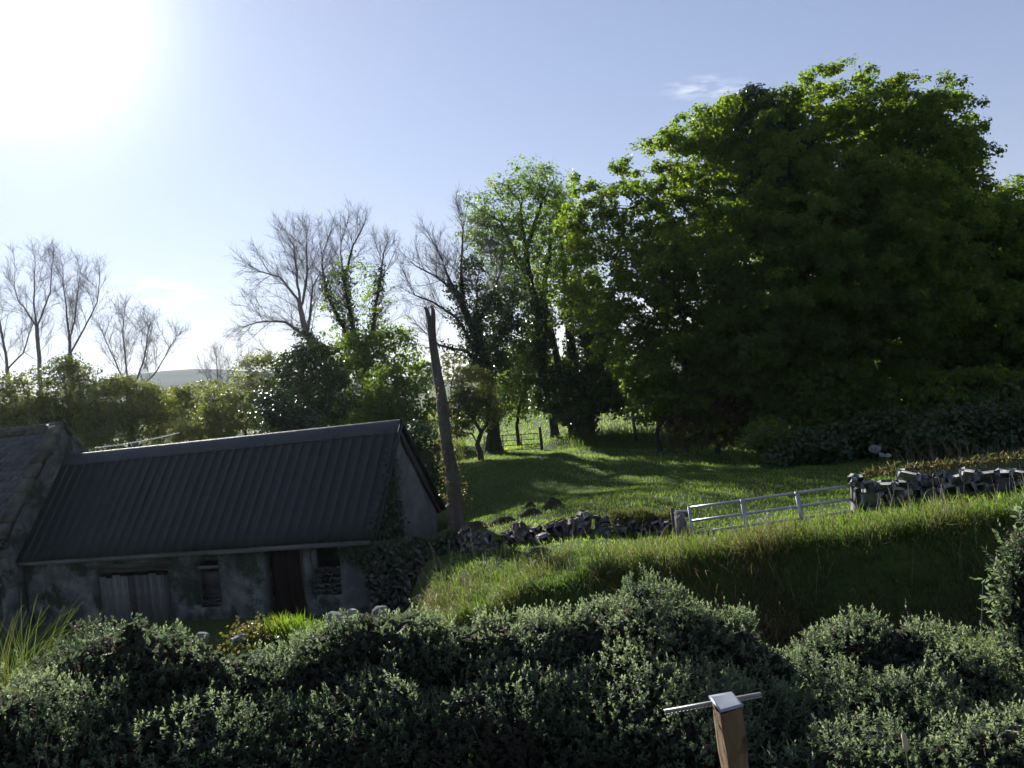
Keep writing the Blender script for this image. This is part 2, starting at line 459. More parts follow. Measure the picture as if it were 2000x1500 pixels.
# ---------------------------------------------------------------- the land
def tps(pts, vals, lam=0.02):
    p = np.asarray(pts, float) / 10.0
    n = len(p)
    d = np.linalg.norm(p[:, None] - p[None], axis=2)
    K = np.where(d > 0, d ** 2 * np.log(d + 1e-12), 0) + lam * np.eye(n)
    A = np.zeros((n + 3, n + 3))
    A[:n, :n] = K
    A[:n, n] = 1
    A[:n, n + 1:] = p
    A[n, :n] = 1
    A[n + 1:, :n] = p.T
    w = np.linalg.solve(A, np.concatenate([vals, np.zeros(3)]))
    def f(x, y):
        q = np.stack([np.ravel(x), np.ravel(y)], 1) / 10.0
        out = np.empty(len(q))
        for s in range(0, len(q), 20000):
            e = q[s:s + 20000]
            dd = np.linalg.norm(e[:, None] - p[None], axis=2)
            out[s:s + 20000] = np.where(dd > 0, dd ** 2 * np.log(dd + 1e-12), 0) @ w[:n] + w[n] + e @ w[n + 1:]
        return out.reshape(np.shape(x))
    return f

_fp = []
def _c(px, py, d):
    q = P(px, py, d)
    _fp.append(q)
for a in ((1340, 1040, 20), (1000, 1052, 21), (965, 885, 42), (1120, 872, 43), (1000, 832, 72), (1640, 880, 36), (1900, 840, 36),
          (1675, 1000, 18), (2000, 1005, 14), (1350, 1092, 16), (1700, 1048, 14.8), (1000, 1158, 17.5), (850, 1245, 18.3), (1100, 980, 26), (1300, 940, 28),
          (880, 1030, 27), (900, 960, 31), (1250, 842, 55)):
    _c(*a)
_fx = [(q[0], q[1]) for q in _fp]
_fz = [q[2] for q in _fp]
for x, y, z in ((-2, 30, 1.5), (-12, 34, 1.0), (-22, 36, 1.2), (-40, 38, 2.0), (-15, 55, 2.2), (-35, 60, 2.6), (22, 55, 3.4), (30, 30, 3.2), (25, 12, 3.4), (40, 10, 3.6), (12, 80, 3.4), (-15, 80, 2.6), (-50, 85, 3), (40, 85, 4.5)):
    _fx.append((x, y))
    _fz.append(z)
_field = tps(_fx, np.array(_fz))

LINE = np.array([(-90, 36), (-30, 33.5), (-15.6, 33.6), (-2.3, 29.6), (-2.9, 25.2), (-2.2, 21.5), (-1.9, 18.3), (0, 17.3), (3, 16.0), (5.4, 14.9), (8, 14.0), (14, 12.4), (24, 10), (60, 4)], float)
def line_sd(x, y):
    """signed distance from the retaining line: positive on the field side"""
    q = np.stack([np.ravel(x), np.ravel(y)], 1)
    best = np.full(len(q), 1e9)
    sg = np.ones(len(q))
    for a, b in zip(LINE[:-1], LINE[1:]):
        ab = b - a
        t = np.clip(((q - a) @ ab) / (ab @ ab), 0, 1)
        c = a + t[:, None] * ab
        d = np.linalg.norm(q - c, axis=1)
        cr = ab[0] * (q[:, 1] - a[1]) - ab[1] * (q[:, 0] - a[0])
        m = d < best - 1e-9
        best = np.where(m, d, best)
        sg = np.where(m, np.sign(cr), sg)
    return (best * sg).reshape(np.shape(x))

BANK2 = np.array([(-9, 46), (-4.5, 43.5), (-1.6, 42.6), (1.3, 43.2), (3.5, 42.6), (9, 40.5), (16, 37), (24, 35), (40, 34)], float)
def seg_dist(x, y, poly):
    q = np.stack([np.ravel(x), np.ravel(y)], 1)
    best = np.full(len(q), 1e9)
    for a, b in zip(poly[:-1], poly[1:]):
        ab = b - a
        t = np.clip(((q - a) @ ab) / (ab @ ab), 0, 1)
        best = np.minimum(best, np.linalg.norm(q - (a + t[:, None] * ab), axis=1))
    return best.reshape(np.shape(x))

_m = P(560, 1240, 11.0)
MOUND = (_m, _m[2] - 2.22)
def land(x, y):
    x = np.asarray(x, float)
    y = np.asarray(y, float)
    far = np.clip((y - 70) / 90, 0, 1)
    yy = np.minimum(y, 85)
    xx = np.clip(x, -60, 50)
    F = _field(xx, yy)
    rise = 5.2 + 3.2 * np.clip((y - 150) / 250, 0, 1) + 0.012 * np.clip(x, -300, 300)
    F = np.where(y > 70, F * (1 - far) + rise * far, F)
    low = np.interp(y, [-30, 0, 8, 9.5, 12, 15, 18.5, 70], [3.2, 3.15, 2.95, 2.7, 1.75, .75, .03, 0])
    lowr = np.interp(y, [-30, 0, 8, 10, 13, 18.5, 70], [3.2, 3.15, 2.95, 2.2, 1.5, 1.3, 1.3])
    w = np.clip((x - 0.5) / 5, 0, 1)
    low = low * (1 - w) + lowr * w
    low = low + MOUND[1] * np.exp(-(((x - MOUND[0][0]) / .85) ** 2 + ((y - 11.0) / .6) ** 2))
    d = line_sd(x, y)
    wid = 0.95
    s = np.clip((d + wid) / wid, 0, 1)
    s = s * s * (3 - 2 * s)
    z = low * (1 - s) + F * s
    # low earth bank under the far trees, with a gap at the far gate
    gap = np.exp(-((x - 0.15) / 1.2) ** 4)
    z = z + .5 * np.exp(-(seg_dist(x, y, BANK2) / .9) ** 2) * (1 - gap)
    q = np.stack([x, y, np.zeros_like(x)], -1)
    near = np.clip(d, 0, 1) * np.clip((60 - y) / 20, 0, 1)
    z = z + near * (.07 * noise3(q, 2.2, 3) + .05 * noise3(q, .8, 5)) + .25 * np.clip((y - 60) / 60, 0, 1) * noise3(q, 25, 2)
    return z

def axis_coords(segs):
    out = []
    for a, b, s in segs:
        out.append(np.arange(a, b, s))
    return np.unique(np.concatenate(out + [[segs[-1][1]]]))
gx = axis_coords([(-1500, -600, 300), (-600, -120, 60), (-120, -30, 6), (-30, -12, .8), (-12, 14, .22), (14, 30, .6), (30, 120, 6), (120, 600, 60), (600, 1500, 300)])
gy = axis_coords([(-300, -20, 40), (-20, 4, 2), (4, 34, .22), (34, 60, .5), (60, 130, 4), (130, 420, 20), (420, 2100, 240)])
GX, GY = np.meshgrid(gx, gy)
GZ = land(GX, GY)
nx, ny = len(gx), len(gy)
ii = (np.arange(ny - 1)[:, None] * nx + np.arange(nx - 1)[None]).ravel()
gme = mesh_np('ground', np.stack([GX, GY, GZ], -1).reshape(-1, 3), [np.stack([ii, ii + 1, ii + nx + 1, ii + nx], 1)], smooth=True)
ground = obj('ground', gme, M['ground'])
tagt(ground, kind='structure')

# the far hill, a smooth ridge
def hillz(x, y):
    c = P(330, 738, 1100)
    return c[2] * np.exp(-(((x - c[0]) / 210) ** 2 + ((y - c[1]) / 240) ** 2)) + .45 * c[2] * np.exp(-(((x - c[0] + 420) / 300) ** 2 + ((y - c[1]) / 240) ** 2)) + .3 * c[2] * np.exp(-(((x - c[0] - 600) / 400) ** 2 + ((y - c[1] - 100) / 240) ** 2))
hx = np.linspace(-1500, 1100, 90)
hy = np.linspace(700, 1900, 36)
HX, HY = np.meshgrid(hx, hy)
HZ = hillz(HX, HY) + 4 + 1.5 * noise3(np.stack([HX, HY, HX * 0], -1), 60, 4)
ii = (np.arange(35)[:, None] * 90 + np.arange(89)[None]).ravel()
hill = obj('hill', mesh_np('hill', np.stack([HX, HY, HZ], -1).reshape(-1, 3), [np.stack([ii, ii + 1, ii + 91, ii + 90], 1)], smooth=True), M['hill'])
tagt(hill, kind='structure')

def on_land(xy):
    return land(xy[:, 0], xy[:, 1])

# the air: one closed box of thin even haze round everything
hb = MB().box((-1560, -360, -1.6), (1560, 2200, 75))
hz = hb.mesh('haze')
hm, hnt, hout = new_mat('haze_air')
pv = hnt.nodes.new('ShaderNodeVolumePrincipled')
pv.inputs['Color'].default_value = (.80, .90, 1.0, 1)
pv.inputs['Density'].default_value = 0.00008
pv.inputs['Anisotropy'].default_value = 0.62
hnt.links.new(pv.outputs[0], hout.inputs['Volume'])
tagt(obj('haze', hz, hm), kind='stuff')
# ---------------------------------------------------------------- the two farm buildings
E1 = np.array([-4.09, 25.0, 0.0])
BYAW = math.atan2(-3.68, 11.77)
bax = np.array([math.cos(BYAW), math.sin(BYAW), 0.0])
bay = np.array([-math.sin(BYAW), math.cos(BYAW), 0.0])
EAVE, RISE, BW, BL = 2.04, 2.95, 5.0, 11.95      # metal roofed barn: front right eave corner is the local origin
def bl(px, py, t):
    """photograph pixel on the barn plane local y = t -> local (x, z)"""
    r = ray(px, py)
    k = (t - (CAMP - E1) @ bay) / (r @ bay)
    q = CAMP + k * r - E1
    return float(q @ bax), float(q[2])

def wall_grid(xs, zs, solid, y0, y1, jit=.018, seed=1, step=.22):
    """an upright wall with openings: only outer faces are made; cells are about step wide so edges can be uneven"""
    def fine(a):
        o = [a[0]]
        for p, q in zip(a[:-1], a[1:]):
            n = max(1, int(round((q - p) / step)))
            o += list(p + (q - p) * np.arange(1, n + 1) / n)
        return np.array(o)
    X, Z = fine(xs), fine(zs)
    S = np.array([[solid((X[i] + X[i + 1]) / 2, (Z[j] + Z[j + 1]) / 2) for j in range(len(Z) - 1)] for i in range(len(X) - 1)])
    nxx, nzz = len(X), len(Z)
    V = np.array([[x, y, z] for y in (y0, y1) for x in X for z in Z], float)
    off = np.stack([noise3(V, .55, seed), noise3(V, .7, seed + 1), noise3(V, .5, seed + 2)], 1) * jit
    off += .5 * np.stack([noise3(V, .16, seed + 3), noise3(V, .2, seed + 4), noise3(V, .15, seed + 5)], 1) * jit
    V = V + off
    id_ = lambda k, i, j: k * nxx * nzz + i * nzz + j
    F = []
    for i in range(nxx - 1):
        for j in range(nzz - 1):
            if not S[i, j]:
                continue
            F.append([id_(0, i, j), id_(0, i + 1, j), id_(0, i + 1, j + 1), id_(0, i, j + 1)])
            F.append([id_(1, i, j), id_(1, i, j + 1), id_(1, i + 1, j + 1), id_(1, i + 1, j)])
            if i == 0 or not S[i - 1, j]:
                F.append([id_(0, i, j), id_(0, i, j + 1), id_(1, i, j + 1), id_(1, i, j)])
            if i == nxx - 2 or not S[i + 1, j]:
                F.append([id_(0, i + 1, j), id_(1, i + 1, j), id_(1, i + 1, j + 1), id_(0, i + 1, j + 1)])
            if j == 0 or not S[i, j - 1]:
                F.append([id_(0, i, j), id_(1, i, j), id_(1, i + 1, j), id_(0, i + 1, j)])
            if j == nzz - 2 or not S[i, j + 1]:
                F.append([id_(0, i, j + 1), id_(0, i + 1, j + 1), id_(1, i + 1, j + 1), id_(1, i, j + 1)])
    me = mesh_np('wall', V, [np.array(F)], smooth=False)
    return me

def stone_mesh(seed, sx=1.0, sy=1.0, sz=1.0, rough=.16):
    """an irregular block with chamfered edges: 24 verts, 44 triangles"""
    g = np.random.default_rng(seed)
    V, F = [], []
    idx = {}
    c = .46
    for s0 in (-1, 1):
        for s1 in (-1, 1):
            for s2 in (-1, 1):
                co = np.array([s0, s1, s2], float) * (1 + g.uniform(-rough, rough, 3))
                for a in range(3):
                    k = np.full(3, 1 - c * g.uniform(.5, 1.4))
                    k[a] = 1.0
                    idx[(s0, s1, s2, a)] = len(V)
                    V.append(co * k * .5)
    s = (-1, 1)
    for a in range(3):
        b, d = (a + 1) % 3, (a + 2) % 3
        for sa in s:
            quad = []
            for sb, sd in ((-1, -1), (1, -1), (1, 1), (-1, 1)):
                key = [0, 0, 0]
                key[a], key[b], key[d] = sa, sb, sd
                quad.append(idx[(*key, a)])
            F.append(quad if sa > 0 else quad[::-1])
        for sb in s:
            for sd in s:
                def k(sa, ax):
                    key = [0, 0, 0]
                    key[a], key[b], key[d] = sa, sb, sd
                    return idx[(*key, ax)]
                q = [k(-1, b), k(1, b), k(1, d), k(-1, d)]
                F.append(q if sb * sd > 0 else q[::-1])
    T = []
    for s0 in s:
        for s1 in s:
            for s2 in s:
                t = [idx[(s0, s1, s2, 0)], idx[(s0, s1, s2, 1)], idx[(s0, s1, s2, 2)]]
                T.append(t if s0 * s1 * s2 > 0 else t[::-1])
    V = np.array(V) * np.array([sx, sy, sz])
    return mesh_np('stone', V, [np.array(F), np.array(T)], smooth=True)

STONES = [stone_mesh(40 + i, rough=.22) for i in range(7)]
DSTONES = [stone_mesh(60 + i, rough=.26) for i in range(7)]
RSTONES = [stone_mesh(80 + i, rough=.18) for i in range(5)]
for me in STONES: me.materials.append(M['stone'])
for me in DSTONES: me.materials.append(M['darkstone'])
for me in RSTONES: me.materials.append(M['rubble'])

def rock_mesh(seed):
    import bmesh
    bm = bmesh.new()
    bmesh.ops.create_icosphere(bm, subdivisions=3, radius=.5)
    for v in bm.verts:
        q = np.array(v.co) + seed * 3.7
        f = 1 + .22 * float(noise3(q[None], .35, seed % 5)[0]) + .13 * float(noise3(q[None], .14, (seed + 2) % 5)[0])
        v.co = v.co * f
        for ax_ in range(3):                       # broken flat faces
            lim = .36 + .05 * ((seed * 7 + ax_ * 3) % 4)
            v.co[ax_] = max(-lim, min(lim, v.co[ax_]))
    me = bpy.data.meshes.new('rock')
    bm.to_mesh(me)
    bm.free()
    return me
ROCKS = [rock_mesh(i) for i in range(7)]
for me in ROCKS: me.materials.append(M['stone'])
DROCKS = [rock_mesh(i + 9) for i in range(7)]
for me in DROCKS: me.materials.append(M['darkstone'])

def put_stone(me, loc, scale, rot, parent=None, name='stone'):
    o = bpy.data.objects.new(name, me)
    link(o, parent)
    o.location = tuple(float(c) for c in loc)
    o.scale = tuple(float(c) for c in scale)
    o.rotation_euler = tuple(float(c) for c in rot)
    return o

barn = empty('stone_barn', E1, BYAW, 'long low stone barn under a dark ribbed metal roof', 'barn')
FY = .28                                        # front wall face sits back under the eave
def ox(p):
    return bl(p[0], p[1], FY)
gate_l, gate_r = bl(186, 1160, FY)[0], bl(331, 1150, FY)[0]
win_l, win_r = bl(384, 1130, FY)[0], bl(428, 1130, FY)[0]
win_t, win_b = bl(400, 1096, FY)[1], bl(405, 1188, FY)[1]
door_l, door_r = bl(519, 1120, FY)[0], bl(592, 1120, FY)[0]
hat_l, hat_r = bl(604, 1090, FY)[0], bl(662, 1090, FY)[0]
hat_b = bl(635, 1163, FY)[1]
gate_t = bl(260, 1108, FY)[1]
TOP = EAVE - .02
def solid(x, z):
    if gate_l < x < gate_r and z < gate_t: return False
    if win_l < x < win_r and win_b < z < win_t: return False
    if door_l < x < door_r and z < TOP - .12: return False
    if hat_l < x < hat_r and hat_b < z < TOP - .1: return False
    return True
xs = sorted([-BL, gate_l, gate_r, win_l, win_r, door_l, door_r, hat_l, hat_r, -.18])
zs = sorted([-.3, win_b, hat_b, gate_t, win_t, TOP - .12, TOP - .1, TOP])
zs = [z for i, z in enumerate(zs) if i == 0 or z - zs[i - 1] > .02]
TOPD = TOP - .12
obj('wall', wall_grid(xs, zs, solid, FY, FY + .45, jit=.03, seed=2), M['render'], barn)
# gable wall, rear wall
def gable_mesh(x0, x1, y0, y1, zbase, ze, zr, jit=.02, n=10, seed=4):
    ys = np.linspace(y0, y1, 2 * n + 1)
    V, F = [], []
    rows = 10
    for x in (x0, x1):
        for y in ys:
            zt = zr - (zr - ze) * abs(y - (y0 + y1) / 2) / ((y1 - y0) / 2)
            for k in range(rows + 1):
                V.append((x, y, zbase + (zt - zbase) * k / rows))
    V = np.array(V)
    V[:, 0] += jit * noise3(V, .5, seed)
    m = len(ys)
    id_ = lambda a, i, k: a * m * (rows + 1) + i * (rows + 1) + k
    for i in range(m - 1):
        for k in range(rows):
            F.append([id_(0, i, k), id_(0, i, k + 1), id_(0, i + 1, k + 1), id_(0, i + 1, k)])
            F.append([id_(1, i, k), id_(1, i + 1, k), id_(1, i + 1, k + 1), id_(1, i, k + 1)])
        F.append([id_(0, i, rows), id_(1, i, rows), id_(1, i + 1, rows), id_(0, i + 1, rows)])
    for i, r in ((0, 1), (m - 1, 0)):
        for k in range(rows):
            q = [id_(0, i, k), id_(1, i, k), id_(1, i, k + 1), id_(0, i, k + 1)]
            F.append(q if r else q[::-1])
    return mesh_np('gable_wall', V, [np.array(F)])
obj('gable_wall', gable_mesh(-.62, -.17, FY + .46, BW - .2, -.3, EAVE + .1, EAVE + RISE - .42, seed=4), M['limewash'], barn)
MB().box((-BL, BW - .72, -.3), (-.63, BW - .25, EAVE - .05)).build('rear_wall', M['render'], barn)
MB().box((-BL, FY + .46, -.06), (-.63, BW - .73, .012)).build('earth_floor', M['soil'], barn)
# fascia beam under the eave, in two lengths as in the photograph
MB().box((-BL + .05, .06, EAVE - .13), (-5.2, .16, EAVE - .015)).build('fascia_board', M['fascia'], barn)
MB().box((-5.19, .05, EAVE - .15), (-.02, .15, EAVE - .02)).build('fascia_board', M['fascia'], barn)
# roof: box profile sheets, front and rear
SL = math.hypot(BW / 2, RISE)
PITCHB = math.atan2(RISE, BW / 2)
NSH = 12
SW = BL / NSH
def sheet_mesh(w, length):
    nr = 3
    prof = []
    for r in range(nr):
        a = r * w / nr
        prof += [(a, 0), (a + w / nr * .70, 0), (a + w / nr * .76, .038), (a + w / nr * .92, .038), (a + w / nr * .98, 0)]
    prof.append((w, 0))
    seg = 6
    V, F = [], []
    for k in range(seg + 1):
        for (x, h) in prof:
            V.append((x, length * k / seg, h))
    m = len(prof)
    for k in range(seg):
        for i in range(m - 1):
            F.append([k * m + i, k * m + i + 1, (k + 1) * m + i + 1, (k + 1) * m + i])
    V = np.array(V)
    # underside skin
    n0 = len(V)
    U = V.copy()
    U[:, 2] -= .006
    F2 = [[n0 + f[3], n0 + f[2], n0 + f[1], n0 + f[0]] for f in F]
    for i in range(m - 1):
        F2.append([n0 + i, n0 + i + 1, i + 1, i])
    return mesh_np('roof_sheet', np.concatenate([V, U]), [np.array(F + F2)])
SHM = sheet_mesh(SW - .004, SL)
SHM.materials.append(M['metalroof'])
for k in range(NSH):
    o = bpy.data.objects.new('roof_sheet', SHM)
    link(o, barn)
    o.location = (-BL + k * SW, 0, EAVE + .01 + .004 * (k % 2))
    o.rotation_euler = (PITCHB, 0, random.uniform(-.0015, .0015))
for k in range(NSH):
    o = bpy.data.objects.new('roof_sheet', SHM)
    link(o, barn)
    o.location = (-BL + (k + 1) * SW, BW, EAVE + .01 + .004 * (k % 2))
    o.rotation_euler = (PITCHB, 0, math.pi)
# ridge cap: a folded sheet over both slopes
rz = EAVE + RISE + .065
cw = .30
cv = []
for x in (-BL + .02, .03):
    for (yy, dz) in ((-cw, -cw * math.tan(PITCHB)), (-.03, 0), (.03, 0), (cw, -cw * math.tan(PITCHB)),
                     (cw, -cw * math.tan(PITCHB) - .02), (0, -.03), (-cw, -cw * math.tan(PITCHB) - .02)):
        cv.append((x, BW / 2 + yy, rz + dz))
n = 7
MB().add(cv, [[i, (i + 1) % n, n + (i + 1) % n, n + i][::-1] for i in range(n)], ).build('ridge_cap', M['ridge'], barn)
# verge flashing along the right gable
for s in (-1, 1):
    y0 = 0 if s < 0 else BW
    a = np.array([.015, y0, EAVE - .02])
    b = np.array([.015, BW / 2, EAVE + RISE - .02])
    MB().bar(a, b, .05, .17, up=(1, 0, .01)).build('verge_flashing', M['metalroof'], barn)
for s in (-1, 1):
    y0 = .12 if s < 0 else BW - .12
    MB().bar(np.array([-.09, y0, EAVE - .05]), np.array([-.09, BW / 2, EAVE + RISE - .2]), .12, .10, up=(1, 0, .01)).build('barge_board', M['timber'], barn)

# double plank doors in the wide opening
gd = empty('plank_doors', (0, 0, 0))
gd.parent = barn
npl = 10
gw = (gate_r - gate_l - .06) / npl
pl_b = -.02
MP = []
for v in range(4):
    g = np.random.default_rng(v)
    m_ = MB().box((0, 0, 0), (gw - .006, .03, 1.0)).mesh('plank')
    m_.materials.append(M['plank'])
    MP.append(m_)
for k in range(npl):
    o = bpy.data.objects.new('plank', MP[k % 4])
    link(o, gd)
    h = gate_t - .28 - pl_b + random.uniform(-.05, .03)
    o.location = (gate_l + .03 + k * gw, FY + .17 + random.uniform(-.003, .003), pl_b + random.uniform(0, .04))
    o.scale = (1, 1, h)
    o.rotation_euler = (0, random.uniform(-.008, .008), 0)
MB().box((gate_l + .04, FY + .215, .35), (gate_r - .04, FY + .25, .47)).build('ledge_board', M['timber'], gd)
MB().box((gate_l + .04, FY + .215, 1.15), (gate_r - .04, FY + .25, 1.27)).build('ledge_board', M['timber'], gd)
hs = MB()
midx = (gate_l + gate_r) / 2
for a in (midx - .16, midx + .12):
    hs.tube([(a + .1 * math.cos(t), FY + .14, .62 + .06 * math.sin(t)) for t in np.linspace(math.pi * .1, math.pi * .9, 7)], .012, 6)
hs.build('hasp', M['rust'], gd)
MB().box((gate_l - .15, FY - .012, gate_t + .002), (gate_r + .12, FY + .3, gate_t + .12)).build('lintel', M['timber'], barn)
MB().box((gate_l + .01, FY + .16, gate_t - .16), (gate_r - .01, FY + .26, gate_t - .03)).build('lintel', M['timber'], barn)
# the narrow window: timber head, bars of a rotten frame and rubble fill in its foot
wx = empty('window', (0, 0, 0))
wx.parent = barn
MB().box((win_l + .01, FY + .06, win_t - .24), (win_r - .01, FY + .16, win_t - .15)).build('frame', M['fascia'], wx)
MB().box((win_l + .01, FY + .07, win_b + .01), (win_l + .06, FY + .14, win_t - .25)).build('frame', M['timber'], wx)
MB().box((win_l + .02, FY + .28, win_b + .01), (win_r - .02, FY + .31, win_t - .35)).build('board', M['timber'], wx)
for k in range(9):
    put_stone(RSTONES[k % 5], (win_l + .1 + (k % 3) * .22, FY + .2, win_b + .06 + (k // 3) * .11), (.22, .2, .13), (0, random.uniform(-.2, .2), random.uniform(-.3, .3)), wx)
# plank door, dark red
pd = empty('plank_door', (0, 0, 0))
pd.parent = barn
nb = 6
bw_ = (door_r - door_l - .12) / nb
for k in range(nb):
    MB().box((door_l + .06 + k * bw_, FY + .24 + .004 * (k % 2), .02), (door_l + .06 + (k + 1) * bw_ - .01, FY + .27 + .004 * (k % 2), TOP - .16)).build('plank', M['reddoor'], pd)
MB().box((door_l + .003, FY + .04, -.05), (door_l + .055, FY + .16, TOP - .125)).build('door_frame', M['timber'], barn)
MB().box((door_r - .055, FY + .04, -.05), (door_r - .003, FY + .16, TOP - .125)).build('door_frame', M['timber'], barn)
# the hatch: part blocked with rubble
hx_ = empty('hatch', (0, 0, 0))
hx_.parent = barn
hb2 = bl(635, 1118, FY)[1]
yy = hat_b + .02
row = 0
while yy < hb2:
    x = hat_l + .02
    hgt = random.uniform(.13, .18)
    while x < hat_r - .08:
        w_ = min(random.uniform(.2, .34), hat_r - .02 - x)
        put_stone(RSTONES[random.randrange(5)], (x + w_ / 2, FY + .17 + random.uniform(-.02, .02), yy + hgt / 2), (w_ * 1.02, .26, hgt * 1.05), (random.uniform(-.04, .04), random.uniform(-.05, .05), random.uniform(-.05, .05)), hx_)
        x += w_
    yy += hgt
    row += 1
MB().box((hat_l + .01, FY + .06, hb2 + .02), (hat_l + .16, FY + .24, TOP - .105)).build('jamb', M['fascia'], hx_)
MB().box((door_l - .2, FY - .01, TOP - .115), (hat_r + .2, FY + .2, TOP - .02)).build('lintel', M['timber'], barn)

# ---- the slated building on the left
SB = empty('slated_building', E1 + bax * (-BL - .02), BYAW, 'stone building with slate roof and mossy coped gable at far left', 'building')
ZE, SYF, SYR = EAVE + .62, -.28, BW + .35      # eave height, front and rear eave lines
SRISE = RISE + .32
SLEN = 9.0
my = (SYF + SYR) / 2
PS = math.atan2(SRISE, my - SYF)
SLS = math.hypot(SRISE, my - SYF)
# end wall carrying the coping, and body
obj('gable_wall', gable_mesh(-.5, -.02, SYF + .12, SYR - .12, -.3, ZE + .18, ZE + SRISE + .16, seed=8), M['render'], SB)
obj('gable_wall', gable_mesh(-SLEN, -SLEN + .45, SYF + .25, SYR - .25, -.3, ZE - .12, ZE + SRISE - .12, seed=9), M['render'], SB)
MB().box((-SLEN + .46, SYF + .25, -.3), (-.51, SYF + .75, ZE - .06)).build('wall', M['render'], SB)
MB().box((-SLEN + .46, SYR - .75, -.3), (-.51, SYR - .25, ZE - .06)).build('rear_wall', M['render'], SB)
# coping stones up both slopes of the gable
nc = 8
for s in (0, 1):
    for k in range(nc):
        f0, f1 = k / nc + .004, (k + 1) / nc - .004
        ya, yb = (SYF - .02, my) if s == 0 else (SYR + .02, my)
        a = np.array([-.20, ya + (yb - ya) * f0, ZE + .06 + SRISE * f0 + .10])
        b = np.array([-.20, ya + (yb - ya) * f1, ZE + .06 + SRISE * f1 + .10])
        a += rng.normal(0, .012, 3)
        MB().bar(a, b, .16, .48, up=(1, 0, .01)).build('coping_stone', M['coping'], SB)
MB().box((-.43, my - .13, ZE + SRISE + .12), (.01, my + .13, ZE + SRISE + .235)).build('coping_stone', M['coping'], SB)
# skew stone at the foot of the coping
put_stone(RSTONES[2], (-.25, SYF - .02, ZE - .02), (.6, .34, .3), (0, 0, 0), SB, 'skew_stone')
# slates, front slope: those in view one by one, the rest and the rear slope joined
SWD, SGA = .30, .205
nrow = int(SLS / SGA)
SLM = []
for v in range(4):
    g = np.random.default_rng(v + 3)
    q = np.array([[0, 0, 0], [SWD - .008, 0, 0], [SWD - .008, SGA * 2.0, 0], [0, SGA * 2.0, 0]])
    q[:2, 1] += g.uniform(-.012, .012, 2)
    up = q.copy()
    up[:, 2] += .011
    m_ = MB().add(np.concatenate([q, up]), [[3, 2, 1, 0], [4, 5, 6, 7], [0, 1, 5, 4], [1, 2, 6, 5], [2, 3, 7, 6], [3, 0, 4, 7]]).mesh('slate')
    m_.materials.append(M['slate'])
    SLM.append(m_)
cs, sn = math.cos(PS), math.sin(PS)
far_v, far_f = [], []
cnt = 0
for r in range(nrow):
    for c in range(int(SLEN / SWD)):
        x = -.56 - (c + 1) * SWD + (.15 if r % 2 else 0) * 1.0
        if x < -SLEN - .1: continue
        u = r * SGA
        p = (x, SYF + u * cs - .012 * sn, ZE + u * sn + .05)
        if c < 14 and cnt < 300 and x > -4.6:
            o = bpy.data.objects.new('slate', SLM[random.randrange(4)])
            link(o, SB)
            o.location = (p[0], p[1], p[2] + random.uniform(0, .004))
            o.rotation_euler = (PS - .05, 0, random.gauss(0, .010))
            cnt += 1
        else:
            T = Matrix.Translation(p) @ Matrix.Rotation(PS - .05, 4, 'X')
            far_v.append(T)
fm = MB()
for T in far_v:
    fm.box((0, 0, 0), (SWD - .008, SGA * 2, .011), np.array(T))
for r in range(nrow):
    for c in range(int(SLEN / SWD)):
        x = -.56 - (c + 1) * SWD + (.15 if r % 2 else 0)
        if x < -SLEN - .1: continue
        u = r * SGA
        T = Matrix.Translation((x + SWD, SYR - u * cs, ZE + u * sn + .05)) @ Matrix.Rotation(math.pi, 4, 'Z') @ Matrix.Rotation(PS - .05, 4, 'X')
        fm.box((0, 0, 0), (SWD - .008, SGA * 2, .011), np.array(T))
o = fm.build('slates', M['slate'], SB)
o['kind'] = 'stuff'
for k in range(10):
    x1 = -.58 - k * .84
    vv = []
    for x in (x1 - .83, x1):
        for yy2, dz in ((-.17, -.17), (-.02, .03), (.02, .03), (.17, -.17), (0, -.04)):
            vv.append((x, my + yy2, ZE + SRISE + .10 + dz * 1.1))
    MB().add(vv, [[i, (i + 1) % 5, 5 + (i + 1) % 5, 5 + i][::-1] for i in range(5)], [[0, 1, 2, 3, 4], [9, 8, 7, 6, 5]]).build('ridge_tile', M['coping'], SB)
# ---------------------------------------------------------------- trees and shrubs
def resample(pl, step):
    out = [pl[0]]
    for a, b in zip(pl[:-1], pl[1:]):
        n = max(1, int(round(np.linalg.norm(b - a) / step)))
        for k in range(1, n + 1):
            out.append(a + (b - a) * k / n)
    return np.array(out)

